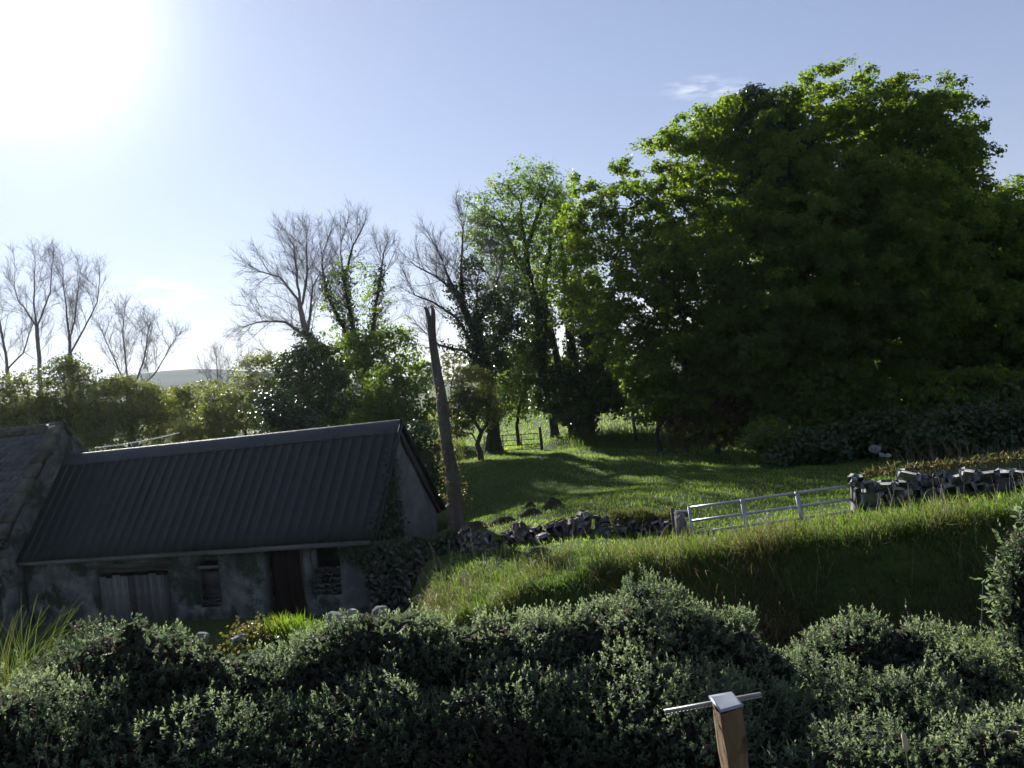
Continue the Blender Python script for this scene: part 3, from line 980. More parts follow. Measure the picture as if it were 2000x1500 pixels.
def grow(stems, attr, step, kill, trop=(0, 0, .15), wob=.18, maxit=160, cap=9000, g=None):
    """space colonisation from given stems into a cloud of points: returns node positions and parents"""
    g = g or rng
    pos = np.empty((cap + 600, 3))
    par = np.full(cap + 600, -1)
    n = 0
    for si, s in enumerate(stems):
        r = resample(np.asarray(s, float), step)
        if si > 0:
            d = np.linalg.norm(pos[:n] - r[0], axis=1)
            p = int(np.argmin(d))
            if d[p] < .05: r = r[1:]
        else:
            p = -1
        # a little wander in the stems
        m = len(r)
        wv = noise3(r + si * 7.3, 1.1, si % 5)[:, None] * g.normal(0, .07, 3) + noise3(r * 1.7 + si, .6, (si + 2) % 5)[:, None] * g.normal(0, .04, 3)
        r = r + wv * np.linspace(0, 1, m)[:, None]
        for q in r:
            pos[n] = q
            par[n] = p
            p = n
            n += 1
    A = np.asarray(attr, float)
    act = np.ones(len(A), bool)
    ndist = np.full(len(A), 1e9)
    nidx = np.zeros(len(A), int)
    for i in range(n):
        d = np.linalg.norm(A - pos[i], axis=1)
        m = d < ndist
        ndist[m] = d[m]
        nidx[m] = i
    act &= ndist > kill
    kids = {}
    trop = np.asarray(trop, float)
    for it in range(maxit):
        if not act.any() or n >= cap:
            break
        ai = np.where(act)[0]
        ids = nidx[ai]
        dr = nrm(A[ai] - pos[ids])
        pi = par[ids]
        bd = np.where((pi >= 0)[:, None], nrm(pos[ids] - pos[np.maximum(pi, 0)]), dr)
        back = (dr * bd).sum(1) < .12                 # a branch does not turn back on itself
        act[ai[back & (g.random(len(ai)) < .12)]] = False
        ai, ids, dr = ai[~back], ids[~back], dr[~back]
        if not len(ai):
            continue
        acc = np.zeros((n, 3))
        np.add.at(acc, ids, dr)
        order = np.argsort(-ndist[ai])          # the nearest attractor of each node wins the slot
        near = np.full(n, -1)
        near[ids[order]] = ai[order]
        gi = np.unique(ids)
        d = nrm(nrm(acc[gi]) + trop + g.normal(0, wob, (len(gi), 3)))
        new = pos[gi] + d * step
        for k, p in enumerate(gi):
            if n >= cap: break
            q = new[k]
            kp = kids.setdefault(p, [])
            if any(np.linalg.norm(pos[c] - q) < .5 * step for c in kp):
                q = pos[p] + nrm(nrm(A[near[p]] - pos[p]) + g.normal(0, wob * .5, 3)) * step
                if any(np.linalg.norm(pos[c] - q) < .4 * step for c in kp) or len(kp) > 4:
                    act[near[p]] = False
                    continue
            pos[n] = q
            par[n] = p
            kp.append(n)
            dd = np.linalg.norm(A - q, axis=1)
            m = dd < ndist
            ndist[m] = dd[m]
            nidx[m] = n
            n += 1
        act &= ndist > kill
    return pos[:n].copy(), par[:n].copy()

def radii(pos, par, r0, R0):
    n = len(pos)
    cnt = np.zeros(n)
    nch = np.bincount(par[par >= 0], minlength=n)
    cnt[nch == 0] = 1
    for i in range(n - 1, 0, -1):
        if par[i] >= 0:
            cnt[par[i]] += cnt[i]
    e = math.log(max(R0 / r0, 1.5)) / math.log(max(cnt[0], 3))
    return r0 * cnt ** e, nch, cnt

def wood_mesh(name, pos, par, rad, nch, cnt, flare=.5):
    """one tapered, continuous tube per branch"""
    n = len(pos)
    main = np.full(n, -1)
    order = np.argsort(cnt)
    for i in order:
        if par[i] >= 0:
            main[par[i]] = i
    V, F, vn = [], [], 0
    started = np.zeros(n, bool)
    z0 = pos[0, 2]
    for i in range(n):
        if par[i] >= 0 and main[par[i]] == i:
            continue
        ch = [i]
        while main[ch[-1]] >= 0:
            ch.append(main[ch[-1]])
        if par[i] >= 0:
            p = np.concatenate([pos[par[i]][None], pos[ch]])
            rr = np.concatenate([[min(rad[i] * 1.1, rad[par[i]])], rad[ch]])
        else:
            p = pos[ch]
            rr = rad[ch].copy()
            h = p[:, 2] - z0
            rr = rr * (1 + flare * np.exp(-np.clip(h, 0, 9) / .45))
            p = np.concatenate([p[:1] - [0, 0, .5], p])
            rr = np.concatenate([[rr[0] * 1.1], rr])
        if len(p) < 2: continue
        rr[-1] *= .35
        m = rr.max()
        k = 10 if m > .15 else 7 if m > .06 else 5 if m > .025 else 3
        if m > .1:
            rr = rr * (1 + .08 * noise3(p, .7, 2))
        v, f, _ = tube_arrays(p, rr, k)
        V.append(v)
        F.append(f + vn)
        vn += len(v)
    return mesh_np(name, np.concatenate(V), [np.concatenate(F)], smooth=True)

def twig_mesh(name, base, d, L, r):
    """thin bent twigs: three-sided, two joints, pointed"""
    n = len(base)
    d = nrm(d)
    a = nrm(np.cross(d, rand_dirs(n)))
    b = np.cross(d, a)
    L = (np.ones(n) * L)[:, None]
    r = (np.ones(n) * r)[:, None]
    bend = rng.normal(0, .16, (n, 3)) + np.array([0, 0, .10])
    mid = base + d * L * .5 + bend * L * .35
    tip = base + d * L + bend * L
    V = np.empty((n, 7, 3))
    for k in range(3):
        an = k * 2 * math.pi / 3
        o = math.cos(an) * a + math.sin(an) * b
        V[:, k] = base + o * r
        V[:, 3 + k] = mid + o * r * .7
    V[:, 6] = tip
    i = np.arange(n)[:, None] * 7
    q = np.concatenate([i + np.array([[0, 1, 4, 3]]), i + np.array([[1, 2, 5, 4]]), i + np.array([[2, 0, 3, 5]])])
    t = np.concatenate([i + np.array([[3, 4, 6]]), i + np.array([[4, 5, 6]]), i + np.array([[5, 3, 6]])])
    return mesh_np(name, V.reshape(-1, 3), [q, t])

def lobes_px(lobes, depth):
    """(px, py, rx, ry[, ddepth[, rdepth]]) in photograph pixels -> world ellipsoids (centre, radii)"""
    out = []
    for l in lobes:
        px, py, rx, ry = l[:4]
        dd = l[4] if len(l) > 4 else 0.0
        s = (depth + dd) / FPX
        rd = l[5] if len(l) > 5 else .5 * (rx + ry) * s
        out.append((P(px, py, depth + dd), np.array([rx * s, rd, ry * s])))
    return out

def sample_lobes(lobes, n, shell=.5, up=0.0):
    """points inside the ellipsoids, pushed towards the skin by shell (0..1); also the outward direction"""
    vol = np.array([np.prod(r) ** (2 / 3) for c, r in lobes])
    k = rng.choice(len(lobes), n, p=vol / vol.sum())
    d = rand_dirs(n)
    if up:
        d[:, 2] += up
        d = nrm(d)
    rr = rng.random(n) ** (1 / 3)
    rr = rr * (1 - shell) + shell * rng.uniform(.78, 1.0, n)
    C = np.array([c for c, r in lobes])[k]
    RR = np.array([r for c, r in lobes])[k]
    # uneven skin
    wob = 1 + .13 * noise3(C + d * RR, 1.3, 1)
    return C + d * RR * (rr * wob)[:, None], nrm(d / RR), k

def clump_leaves(centres, outward, per, rad, L, Wd, flat=.7, hang=0.0):
    """leaves in small domes around clump centres"""
    n = len(centres) * per
    c = np.repeat(centres, per, 0)
    o = np.repeat(outward, per, 0)
    d = rand_dirs(n)
    rr = rng.random(n) ** .5
    rads = np.repeat(rad * rng.uniform(.6, 1.35, len(centres)), per)
    off = d * (rr * rads)[:, None]
    off[:, 2] *= flat
    c = c + off
    nn = nrm(o * .55 + nrm(off) * .5 + np.array([0, 0, .55]) + rng.normal(0, .45, (n, 3)))
    ax = nrm(np.cross(nn, rand_dirs(n)) + np.array([0, 0, -hang]))
    rnd = np.clip(np.repeat(rng.random(len(centres)), per) * .6 + rng.random(n) * .4, 0, 1)
    s = rng.uniform(.65, 1.25, n)
    return leaf_arrays(c, ax, nn, L * s, Wd * s, rnd=rnd)

def sub_lobes(lobes, k, size=.44):
    out = []
    for c, r in lobes:
        d = rand_dirs(k * 3)
        d[:, 2] += .25
        d = nrm(d)
        sel = []
        for q in d:                                   # spread them out
            if len(sel) < k and all(np.dot(q, e) < .80 for e in sel):
                sel.append(q)
        for q in sel:
            p = c + q * r * .80
            if any(((((p - c2) / (r2 * .82)) ** 2).sum() < 1) for c2, r2 in lobes if c2 is not c):
                continue
            out.append((p, r * size * rng.uniform(.75, 1.9)))
    return out

def bough_clumps(lobes, nb, per, br, shell=.85, up=.3, flat=.8):
    """flattened leafy domes (boughs) on the skin of the lobes, each carrying several clumps on its upper side"""
    c, o, k = sample_lobes(lobes, nb, shell, up)
    R_ = br * rng.uniform(.65, 1.3, nb)
    n = nb * per
    C = np.repeat(c, per, 0)
    O = np.repeat(o, per, 0)
    RR = np.repeat(R_, per)
    d = rand_dirs(n)
    d[:, 2] = np.abs(d[:, 2]) * 1.0 - .12
    d = nrm(d + O * .35)
    p = C + d * (RR * rng.uniform(.8, 1.0, n))[:, None] * np.array([1, 1, flat]) - np.array([0, 0, .25]) * RR[:, None]
    return p, nrm(d + np.array([0, 0, .5]))

def fan(stems, LB, l1=1.9, sp1=.34, sp2=.22, step=.22, t0=.35, g=None, lift=.25, ang=(.45, .85)):
    """bare crown: given stems, side branches and their branchlets, each straight-ish and rising, kept inside the crown envelope"""
    g = g or rng
    pos, par = [], []
    def inside(q, k=1.0):
        return any((((q - c) / r) ** 2).sum() < k for c, r in LB)
    def run(start, idx, d, length, curve, clip):
        p, q, out = idx, np.array(start), []
        n = max(2, int(length / step))
        for i in range(n):
            d = nrm(d + g.normal(0, .085, 3) + curve * np.array([0, 0, 1.0]) * step)
            q = q + d * step
            if clip and i > 1 and not inside(q, 1.25 + .6 * g.random()):
                break
            pos.append(q.copy())
            par.append(p)
            p = len(pos) - 1
            out.append((p, d.copy()))
        return out
    def side(d, a):
        ax = nrm(np.cross(d, rand_dirs(1)[0]))
        return nrm(d * math.cos(a) + ax * math.sin(a))
    level0 = []
    for si, s in enumerate(stems):
        r = resample(np.asarray(s, float), step)
        if si:
            P_ = np.array(pos)
            p = int(np.argmin(np.linalg.norm(P_ - r[0], axis=1)))
            r = r[1:]
        else:
            p = -1
        m = len(r)
        w = noise3(r + si * 5.1, .9, si % 5)[:, None] * g.normal(0, .06, 3) + noise3(r + si * 3.3, .4, (si + 1) % 5)[:, None] * g.normal(0, .03, 3)
        r = r + w * np.minimum(np.arange(m) / 4, 1)[:, None]
        ln = []
        for i, q in enumerate(r):
            pos.append(q)
            par.append(p)
            p = len(pos) - 1
            dd = nrm(r[min(i + 1, m - 1)] - r[max(i - 1, 0)])
            ln.append((p, dd, i / m))
        level0.append((ln, m * step))
    level1 = []
    for ln, L0 in level0:
        nxt = 0.0
        for k, (p, d, t) in enumerate(ln):
            if t < t0 and ln is level0[0][0] or t < .15: continue
            nxt -= step
            if nxt <= 0:
                nxt = sp1 * g.uniform(.6, 1.4)
                L = l1 * g.uniform(.6, 1.15) * (1.1 - .45 * t)
                level1.append(run(pos[p], p, nrm(side(d, g.uniform(*ang)) + np.array([0, 0, .12])), L, lift, True))
        for _ in range(3):
            p, d, t = ln[-1]
            level1.append(run(pos[p], p, side(d, g.uniform(.1, .5)), l1 * g.uniform(.6, 1.0), lift, True))
    level2 = []
    for br in level1:
        nxt = .1
        for k, (p, d) in enumerate(br):
            nxt -= step
            if nxt <= 0:
                nxt = sp2 * g.uniform(.6, 1.4)
                f = k / max(len(br), 1)
                level2.append(run(pos[p], p, nrm(side(d, g.uniform(.4, .75)) + np.array([0, 0, .1])), l1 * .42 * g.uniform(.5, 1.2) * (1.05 - .5 * f), lift, True))
    return np.array(pos), np.array(par)

class Leaves:
    def __init__(s):
        s.v, s.f, s.r, s.n = [], [], [], 0
    def add(s, arr):
        v, f, r = arr
        s.v.append(v)
        s.f.append(f + s.n)
        s.r.append(r)
        s.n += len(v)
    def build(s, name, mat, parent):
        return obj(name, mesh_np(name, np.concatenate(s.v), [np.concatenate(s.f)], rnd=np.concatenate(s.r)), mat, parent)

def tree(name, label, cat, depth, stems, lobes, R0=.3, r0=.008, natt=900, step=.4, kill=.55, twigs=0, twl=.5, twr=.007, group=None,
         leaves=None, ivy=None, bare=None, trop=(0, 0, .15), wob=.18, bark='bark', extra=None, base_drop=True, shell=.35):
    """stems: polylines of (px, py, ddepth) ; leaves: dict(n, per, rad, L, W, mat, mode 'shell'|'node', lobes)"""
    st = []
    for si, s in enumerate(stems):
        pl = [P(q[0], q[1], depth + (q[2] if len(q) > 2 else 0)) for q in s]
        st.append(np.array(pl))
    b = st[0][0]
    gz = float(land(np.array([b[0]]), np.array([b[1]]))[0])
    if base_drop:
        if gz < b[2] - .05:
            st[0] = np.concatenate([[[b[0] + .1 * (b[2] - gz) * 0, b[1], gz - .1]], st[0]])
        else:
            st[0][0, 2] = gz - .1
            if len(st[0]) > 1 and st[0][1, 2] <= gz: st[0] = np.delete(st[0], 1, 0)
    b = st[0][0].copy()
    root = empty(name, b, 0, label, cat, group)
    LB = lobes_px(lobes, depth)
    step, kill = step * .55, kill * .45
    natt = int(natt * (1.0 if leaves and not twigs and cat in ('shrub', 'tree') and 'far' in name else 2.6))
    att = None if bare else sample_lobes(LB, natt, shell)[0]
    if bare:
        pos, par = fan(st, LB, **bare)
    else:
        pos, par = grow(st, att, step, kill, trop, wob)
    if __import__("os").environ.get("DBG"): print("TREE", label[:40], len(pos), natt)
    rad, nch, cnt = radii(pos, par, r0, R0)
    loc = pos - b
    obj('trunk', wood_mesh('trunk', loc, par, rad, nch, cnt), M[bark], root)
    if twigs and len(pos) > 60:
        ok = np.where((rad < .035) & (par >= 0))[0]
        idx = rng.choice(ok, max(90, int(len(ok) * twigs)))
        d0 = nrm(pos[idx] - pos[par[idx]])
        t = rng.random(len(idx))[:, None]
        base = loc[idx] * t + loc[par[idx]] * (1 - t)
        dd = nrm(d0 * .9 + rand_dirs(len(idx)) * .95 + np.array([0, 0, .2]))
        obj('twigs', twig_mesh('twigs', base, dd, twl * rng.uniform(.5, 1.3, len(idx)), twr), M['twig'], root)
    if leaves:
        for lv in (leaves if isinstance(leaves, list) else [leaves]):
            L = Leaves()
            if lv.get('mode', 'shell') == 'node':
                ok = np.where(rad < lv.get('rmax', .03))[0]
                if 'lobes' in lv:
                    LL = lobes_px(lv['lobes'], depth)
                    keep = np.zeros(len(ok), bool)
                    for c, r in LL:
                        keep |= (((pos[ok] - c) / r) ** 2).sum(1) < 1
                    ok = ok[keep]
                idx = rng.choice(ok, lv['n'])
                ctr = loc[idx] + rng.normal(0, lv.get('spread', .25), (lv['n'], 3))
                out = nrm(ctr - loc.mean(0))
            else:
                LL = lobes_px(lv.get('lobes', lobes), depth)
                ctr, out, _ = sample_lobes(LL, lv['n'], lv.get('shell', .7), lv.get('up', .15))
                ctr = ctr - b
            if lv.get('boughs'):
                LL = lobes_px(lv.get('lobes', lobes), depth)
                if lv.get('sub'):
                    LL = sub_lobes(LL, lv['sub'])
                ctr, out = bough_clumps(LL, lv['boughs'], lv['cl'], lv['br'], lv.get('shell', .85), lv.get('up', .3))
                ctr = ctr - b
            L.add(clump_leaves(ctr, out, lv['per'], lv['rad'], lv['L'], lv['W'], lv.get('flat', .7), lv.get('hang', .25)))
            L.build(lv.get('name', 'crown'), M[lv['mat']], root)
    if ivy:
        L = Leaves()
        for (z0, z1, n, rmin, thick, size) in ivy:
            ok = np.where((rad > rmin) & (pos[:, 2] > z0) & (pos[:, 2] < z1) & (par >= 0))[0]
            if not len(ok): continue
            idx = rng.choice(ok, n)
            t = rng.random(n)[:, None]
            c = loc[idx] * t + loc[par[idx]] * (1 - t)
            d = rand_dirs(n)
            c = c + d * (rad[idx] + thick * rng.random(n) ** .7)[:, None]
            nn = nrm(d + rng.normal(0, .4, (n, 3)))
            L.add(leaf_arrays(c, np.cross(nn, rand_dirs(n)), nn, size, size))
        if L.n:
            L.build('ivy', M['ivy'], root)
    return root

def shrub(name, label, cat, depth, base, lobes, mat, n, per, rad, Lf, Wf, group=None, natt=260, stems=None, shell=.6, up=.2, R0=.09, hang=.25, step=.35, flat=.75):
    """bush: several stems, leafy sprays with gaps between them, and shoots sticking out of the top"""
    st = stems or [[base + (0,)]]
    nb = max(12, int(n * .20))
    return tree(name, label, cat, depth, st, lobes, R0=R0, r0=.006, natt=natt, step=step, kill=.4, group=group, twigs=.6, twl=.75, twr=.007, shell=.75,
                leaves=[dict(n=n, boughs=nb, cl=4, br=.62, per=14, rad=.30, L=Lf * 1.15, W=Wf * 1.15, mat=mat, shell=.7, up=up, name='foliage', hang=hang, flat=flat),
                        dict(n=int(n * .6), mode='node', rmax=.02, spread=.16, per=7, rad=.20, L=Lf * 1.1, W=Wf * 1.1, mat=mat, name='sprays')])

# ---- bare trees at far left
tree('bare_tree', 'leafless tree at the left picture edge, its trunk half cut off', 'tree', 62, [[(22, 790), (10, 690), (-8, 590), (-20, 530)], [(15, 720), (45, 690), (60, 640)]],
     [(-20, 560, 60, 80), (30, 640, 45, 60), (-30, 640, 60, 60)], R0=.135, r0=.005, twigs=2.2, twl=.75, twr=.0065, bark='twig', bare=dict(l1=3.0, sp1=.27, sp2=.28, step=.28, t0=.3, lift=.16, ang=(.5, 1.0)))
tree('bare_tree', 'tallest leafless tree of the far left group with a straight slim trunk', 'tree', 62, [[(80, 790), (76, 690), (66, 590), (68, 505)], [(72, 640), (98, 570), (103, 510)], [(72, 640), (40, 590), (28, 560)]],
     [(68, 530, 48, 45), (72, 600, 60, 60), (105, 550, 28, 50), (40, 570, 26, 40), (75, 660, 50, 40)], R0=.135, r0=.005, twigs=2.2, twl=.75, twr=.0065, bark='twig', bare=dict(l1=3.0, sp1=.27, sp2=.28, step=.28, t0=.3, lift=.16, ang=(.5, 1.0)))
tree('bare_tree', 'leafless forked tree just right of the tallest one at far left', 'tree', 61, [[(140, 800), (139, 700), (128, 610), (122, 520)], [(138, 690), (165, 640), (190, 590), (195, 540)], [(138, 660), (150, 590), (158, 530)]],
     [(125, 540, 28, 40), (160, 560, 35, 45), (195, 560, 20, 45), (130, 630, 30, 50), (175, 650, 35, 45)], R0=.135, r0=.005, twigs=2.2, twl=.75, twr=.0065, bark='twig', bare=dict(l1=3.0, sp1=.27, sp2=.28, step=.28, t0=.3, lift=.16, ang=(.5, 1.0)))
tree('bare_tree', 'broad many stemmed leafless tree above the rounded green shrub', 'tree', 58, [[(255, 800), (248, 730), (240, 650), (243, 610)], [(253, 770), (222, 700), (200, 650)], [(256, 770), (283, 700), (290, 640)], [(256, 780), (310, 720), (345, 660)]],
     [(240, 640, 40, 45), (290, 660, 45, 45), (330, 680, 28, 40), (205, 680, 30, 45), (260, 690, 70, 50)], R0=.135, r0=.005, twigs=2.2, twl=.75, twr=.0065, bark='twig', bare=dict(l1=3.0, sp1=.27, sp2=.28, step=.28, t0=.3, lift=.16, ang=(.5, 1.0)))
tree('bare_tree', 'small hazy leafless tree in the gap right of the pale hill', 'tree', 85, [[(428, 800), (426, 740), (420, 700)], [(428, 770), (460, 720)], [(428, 780), (400, 730)]],
     [(420, 710, 40, 30), (460, 715, 36, 38), (395, 735, 22, 22)], R0=.135, r0=.005, twigs=2.2, twl=.75, twr=.0065, bark='twig', bare=dict(l1=3.0, sp1=.27, sp2=.28, step=.28, t0=.3, lift=.16, ang=(.5, 1.0)))

# ---- the spreading ash trees behind the roof
tree('ash_tree', 'wide spreading leafless tree leaning left behind the barn roof', 'tree', 47,
     [[(652, 850), (640, 760), (624, 690), (598, 650), (588, 600), (582, 540), (575, 480)], [(605, 660), (560, 635), (515, 630), (478, 640)], [(620, 690), (560, 700), (505, 740)],
      [(586, 590), (545, 540), (505, 530)], [(598, 655), (608, 600), (612, 560), (640, 520)], [(590, 600), (600, 530), (598, 470)]],
     [(575, 470, 62, 40), (525, 520, 55, 50), (495, 590, 42, 50), (500, 670, 48, 50), (560, 600, 60, 80), (610, 500, 35, 45), (510, 740, 40, 30, 0), (625, 570, 30, 60)],
     R0=.22, r0=.0045, twigs=2.0, twl=.55, twr=.0055, bark='twig', bare=dict(l1=3.0, sp1=.17, sp2=.20, step=.22, t0=.45, lift=.06, ang=(.55, 1.15)),
     ivy=[(5, 9.6, 1400, .05, .35, .12)])
tree('ash_tree', 'tall upright leafless tree with ivy on its stems behind the barn roof', 'tree', 48,
     [[(735, 850), (730, 800), (712, 740), (700, 690), (690, 640), (678, 580), (668, 520), (666, 470)], [(700, 690), (660, 620), (635, 560), (630, 520)], [(706, 700), (728, 650), (735, 590), (745, 530), (752, 490)], [(672, 550), (690, 480), (710, 440)]],
     [(672, 460, 62, 42), (705, 480, 38, 50), (640, 530, 40, 50), (750, 510, 36, 50), (770, 560, 26, 55), (690, 570, 60, 60), (735, 620, 50, 50)],
     R0=.22, r0=.0045, twigs=2.0, twl=.55, twr=.0055, bare=dict(l1=2.7, sp1=.18, sp2=.20, step=.22, t0=.5, lift=.08, ang=(.55, 1.1)),
     ivy=[(6.0, 12.4, 3000, .035, .35, .12)],
     leaves=dict(n=230, per=15, rad=.36, L=.13, W=.10, mat='spring', mode='shell', shell=.3, lobes=[(690, 560, 55, 70), (740, 600, 45, 60), (650, 620, 45, 60), (770, 650, 45, 45), (700, 660, 60, 50)], name='crown'))

# ---- the big ivied tree right of the pole
tree('ivy_clad_tree', 'big tree right of the pole, bare and twiggy on its left side', 'tree', 42,
     [[(965, 888), (962, 840), (955, 770), (946, 700), (925, 650), (905, 600), (885, 560), (868, 520)], [(948, 720), (905, 685), (860, 670), (838, 655)], [(925, 650), (955, 590), (975, 540), (985, 500)], [(905, 600), (900, 520), (905, 450)], [(895, 580), (850, 540), (815, 520)],
      [(950, 700), (985, 640), (1000, 590)], [(938, 672), (930, 600), (935, 540)], [(948, 715), (890, 620), (845, 590), (810, 575)]],
     [(850, 470, 58, 60), (905, 440, 50, 50), (825, 540, 40, 60), (880, 520, 60, 60), (835, 640, 40, 50), (950, 540, 45, 60), (985, 600, 45, 60), (850, 590, 45, 45)],
     R0=.30, r0=.0045, twigs=2.0, twl=.5, twr=.0055, bare=dict(l1=2.7, sp1=.17, sp2=.20, step=.2, t0=.5, lift=.08, ang=(.55, 1.1)),
     ivy=[(3.2, 10.5, 3800, .05, .34, .12)],
     leaves=dict(n=480, per=18, rad=.36, L=.14, W=.11, mat='laurel', shell=.3, lobes=[(1000, 600, 55, 55), (960, 620, 50, 60), (955, 690, 45, 60), (1010, 660, 40, 40), (945, 790, 35, 40), (1000, 720, 40, 40), (925, 540, 30, 40)], name='crown'))
# ---- the lighter leafy trees in the middle
tree('leafy_tree', 'tall pale green tree with thin open crown, left of the middle trees', 'tree', 44,
     [[(1086, 862), (1078, 800), (1062, 740), (1056, 680), (1046, 600), (1030, 520), (1022, 450), (1018, 400)], [(1040, 570), (1000, 480), (975, 430)], [(1026, 490), (1050, 420), (1070, 370)]],
     [(975, 415, 68, 52), (930, 450, 34, 44), (1035, 370, 60, 44), (1070, 375, 40, 50), (1000, 470, 55, 50), (1040, 470, 50, 60), (960, 470, 36, 50), (1030, 560, 50, 45), (975, 540, 40, 40)],
     R0=.2, r0=.008, natt=1300, step=.4, kill=.5, twigs=.8, twl=.5, twr=.007, trop=(0, 0, .2),
     leaves=[dict(n=1000, per=15, rad=.32, L=.13, W=.10, mat='spring', mode='node', spread=.3), dict(n=260, per=24, rad=.4, L=.14, W=.11, mat='laurel', shell=.3, lobes=[(1050, 640, 28, 60), (1030, 700, 40, 40)], name='low_crown')])
tree('leafy_tree', 'slim leafy tree with leaning stem between the two taller trunks', 'tree', 45,
     [[(1120, 855), (1100, 760), (1085, 690), (1068, 620), (1060, 570), (1075, 500), (1080, 430)], [(1060, 570), (1030, 590), (1010, 570)]],
     [(1085, 430, 35, 60), (1095, 500, 40, 50), (1060, 540, 40, 50), (1080, 600, 35, 40)], R0=.17, r0=.008, natt=600, step=.4, kill=.5, trop=(0, 0, .2),
     leaves=dict(n=300, per=15, rad=.30, L=.13, W=.10, mat='spring', mode='node', spread=.2))
tree('leafy_tree', 'straight dark trunked tree next to the big sycamore', 'tree', 46,
     [[(1128, 860), (1122, 780), (1118, 700), (1112, 620), (1104, 550), (1098, 480), (1090, 400)], [(1108, 580), (1130, 500), (1140, 440)]],
     [(1095, 400, 35, 50), (1120, 440, 35, 50), (1140, 500, 38, 60), (1100, 500, 40, 60), (1120, 580, 45, 45), (1160, 580, 30, 60)], R0=.24, r0=.008, natt=800, step=.4, kill=.5, trop=(0, 0, .2),
     leaves=dict(n=430, per=15, rad=.30, L=.13, W=.10, mat='spring', mode='node', spread=.2), ivy=[(3, 7.5, 2000, .04, .3, .13)])
tree('leafy_tree', 'thickly ivied tree standing over the dark bank in the middle', 'tree', 43,
     [[(1140, 866), (1146, 800), (1150, 720), (1156, 650), (1160, 580)], [(1150, 720), (1185, 660), (1200, 620)], [(1146, 780), (1110, 740), (1080, 720)], [(1148, 770), (1190, 740), (1220, 730)]],
     [(1150, 620, 45, 60), (1180, 680, 50, 50), (1110, 740, 50, 40), (1170, 760, 70, 50), (1080, 770, 50, 40), (1210, 770, 45, 40), (1120, 800, 60, 30)], R0=.42, r0=.009, natt=900, step=.4, kill=.5, trop=(0, 0, .05),
     ivy=[(2.4, 8, 3000, .06, .4, .14)],
     leaves=dict(n=750, per=24, rad=.40, L=.15, W=.12, mat='laurel', shell=.35, up=.05))

# ---- the great sycamore
SYC = [(1270, 430, 140, 112, -1, 1.9), (1330, 480, 120, 100, -1, 1.9), (1205, 500, 76, 100, -.5, 1.9), (1400, 292, 104, 72, 0), (1500, 335, 110, 120, -.5), (1600, 300, 110, 104, .5), (1735, 245, 125, 92, 0), (1780, 330, 125, 115, -1),
       (1215, 570, 85, 110, -1, 1.9), (1270, 640, 85, 95, -1.5, 1.9), (1380, 560, 130, 120, -2), (1540, 520, 150, 150, -2.5), (1690, 500, 150, 150, -2.5), (1330, 730, 110, 75, -2, 1.9), (1450, 700, 130, 100, -2.5),
       (1600, 660, 130, 100, -3), (1740, 650, 130, 110, -3)]
tree('sycamore_tree', 'huge domed dark green sycamore filling the right side', 'tree', 38,
     [[(1640, 905), (1632, 830), (1625, 740), (1630, 650), (1610, 560), (1600, 450), (1580, 330), (1570, 240)], [(1628, 700), (1560, 560), (1480, 470), (1400, 420), (1330, 380)], [(1612, 580), (1680, 440), (1720, 330), (1740, 230)],
      [(1600, 470), (1520, 380), (1450, 300), (1400, 240)], [(1626, 720), (1500, 660), (1380, 620), (1280, 600)], [(1625, 690), (1720, 560), (1790, 430)], [(1530, 400), (1460, 350), (1420, 345)]],
     SYC, R0=.62, r0=.010, natt=2200, step=.5, kill=.65, trop=(0, 0, .08), wob=.15, shell=.6,
     leaves=[dict(n=10, sub=20, boughs=1500, cl=7, br=.42, per=21, rad=.25, L=.125, W=.118, mat='sycamore', shell=.85, up=.18, flat=.9, hang=.35), dict(n=10, boughs=600, cl=6, br=.55, per=20, rad=.27, L=.16, W=.15, lobes=[l for l in SYC if l[0] > 1320], mat='sycamore', shell=.6, up=.15, flat=.6, hang=.35, name='mid_crown'), dict(n=1700, per=22, rad=.6, L=.20, W=.19, mat='sycamore', shell=.1, name='inner_crown', lobes=[(1540, 420, 90, 110), (1620, 520, 120, 150, -1), (1700, 420, 100, 120), (1480, 600, 100, 110, -1), (1600, 680, 160, 110, -1), (1420, 700, 80, 70, -1), (1310, 520, 70, 70), (1760, 600, 90, 120)])],
     ivy=[(2, 13.5, 6000, .10, .5, .16)])
tree('sycamore_tree', 'second sycamore with ragged edge at the right picture border', 'tree', 39,
     [[(1870, 880), (1868, 780), (1860, 680), (1880, 560), (1890, 440), (1890, 330)], [(1864, 700), (1930, 580), (1990, 480)], [(1880, 560), (1950, 450), (1960, 380)]],
     [(1845, 375, 75, 70), (1890, 465, 80, 80), (1950, 465, 45, 50), (1850, 500, 120, 120, -1), (1960, 530, 60, 60), (2030, 470, 70, 100), (1900, 640, 120, 110, -1.5), (2030, 650, 110, 120, -1), (1850, 730, 120, 80, -2), (2000, 760, 110, 80, -1.5), (1960, 405, 25, 36)],
     R0=.5, r0=.010, natt=1500, step=.5, kill=.65, trop=(0, 0, .1), wob=.18, shell=.55,
     leaves=[dict(n=10, sub=20, boughs=760, cl=7, br=.42, per=21, rad=.25, L=.125, W=.118, mat='sycamore', shell=.85, up=.18, flat=.9, hang=.35), dict(n=10, boughs=350, cl=6, br=.55, per=20, rad=.27, L=.16, W=.15, mat='sycamore', shell=.6, up=.15, flat=.6, hang=.35, name='mid_crown'), dict(n=1300, per=22, rad=.6, L=.20, W=.19, mat='sycamore', shell=.1, name='inner_crown', lobes=[(1880, 480, 70, 110), (1900, 640, 110, 110), (2020, 620, 90, 110), (1860, 740, 110, 80), (1990, 760, 90, 70)])])
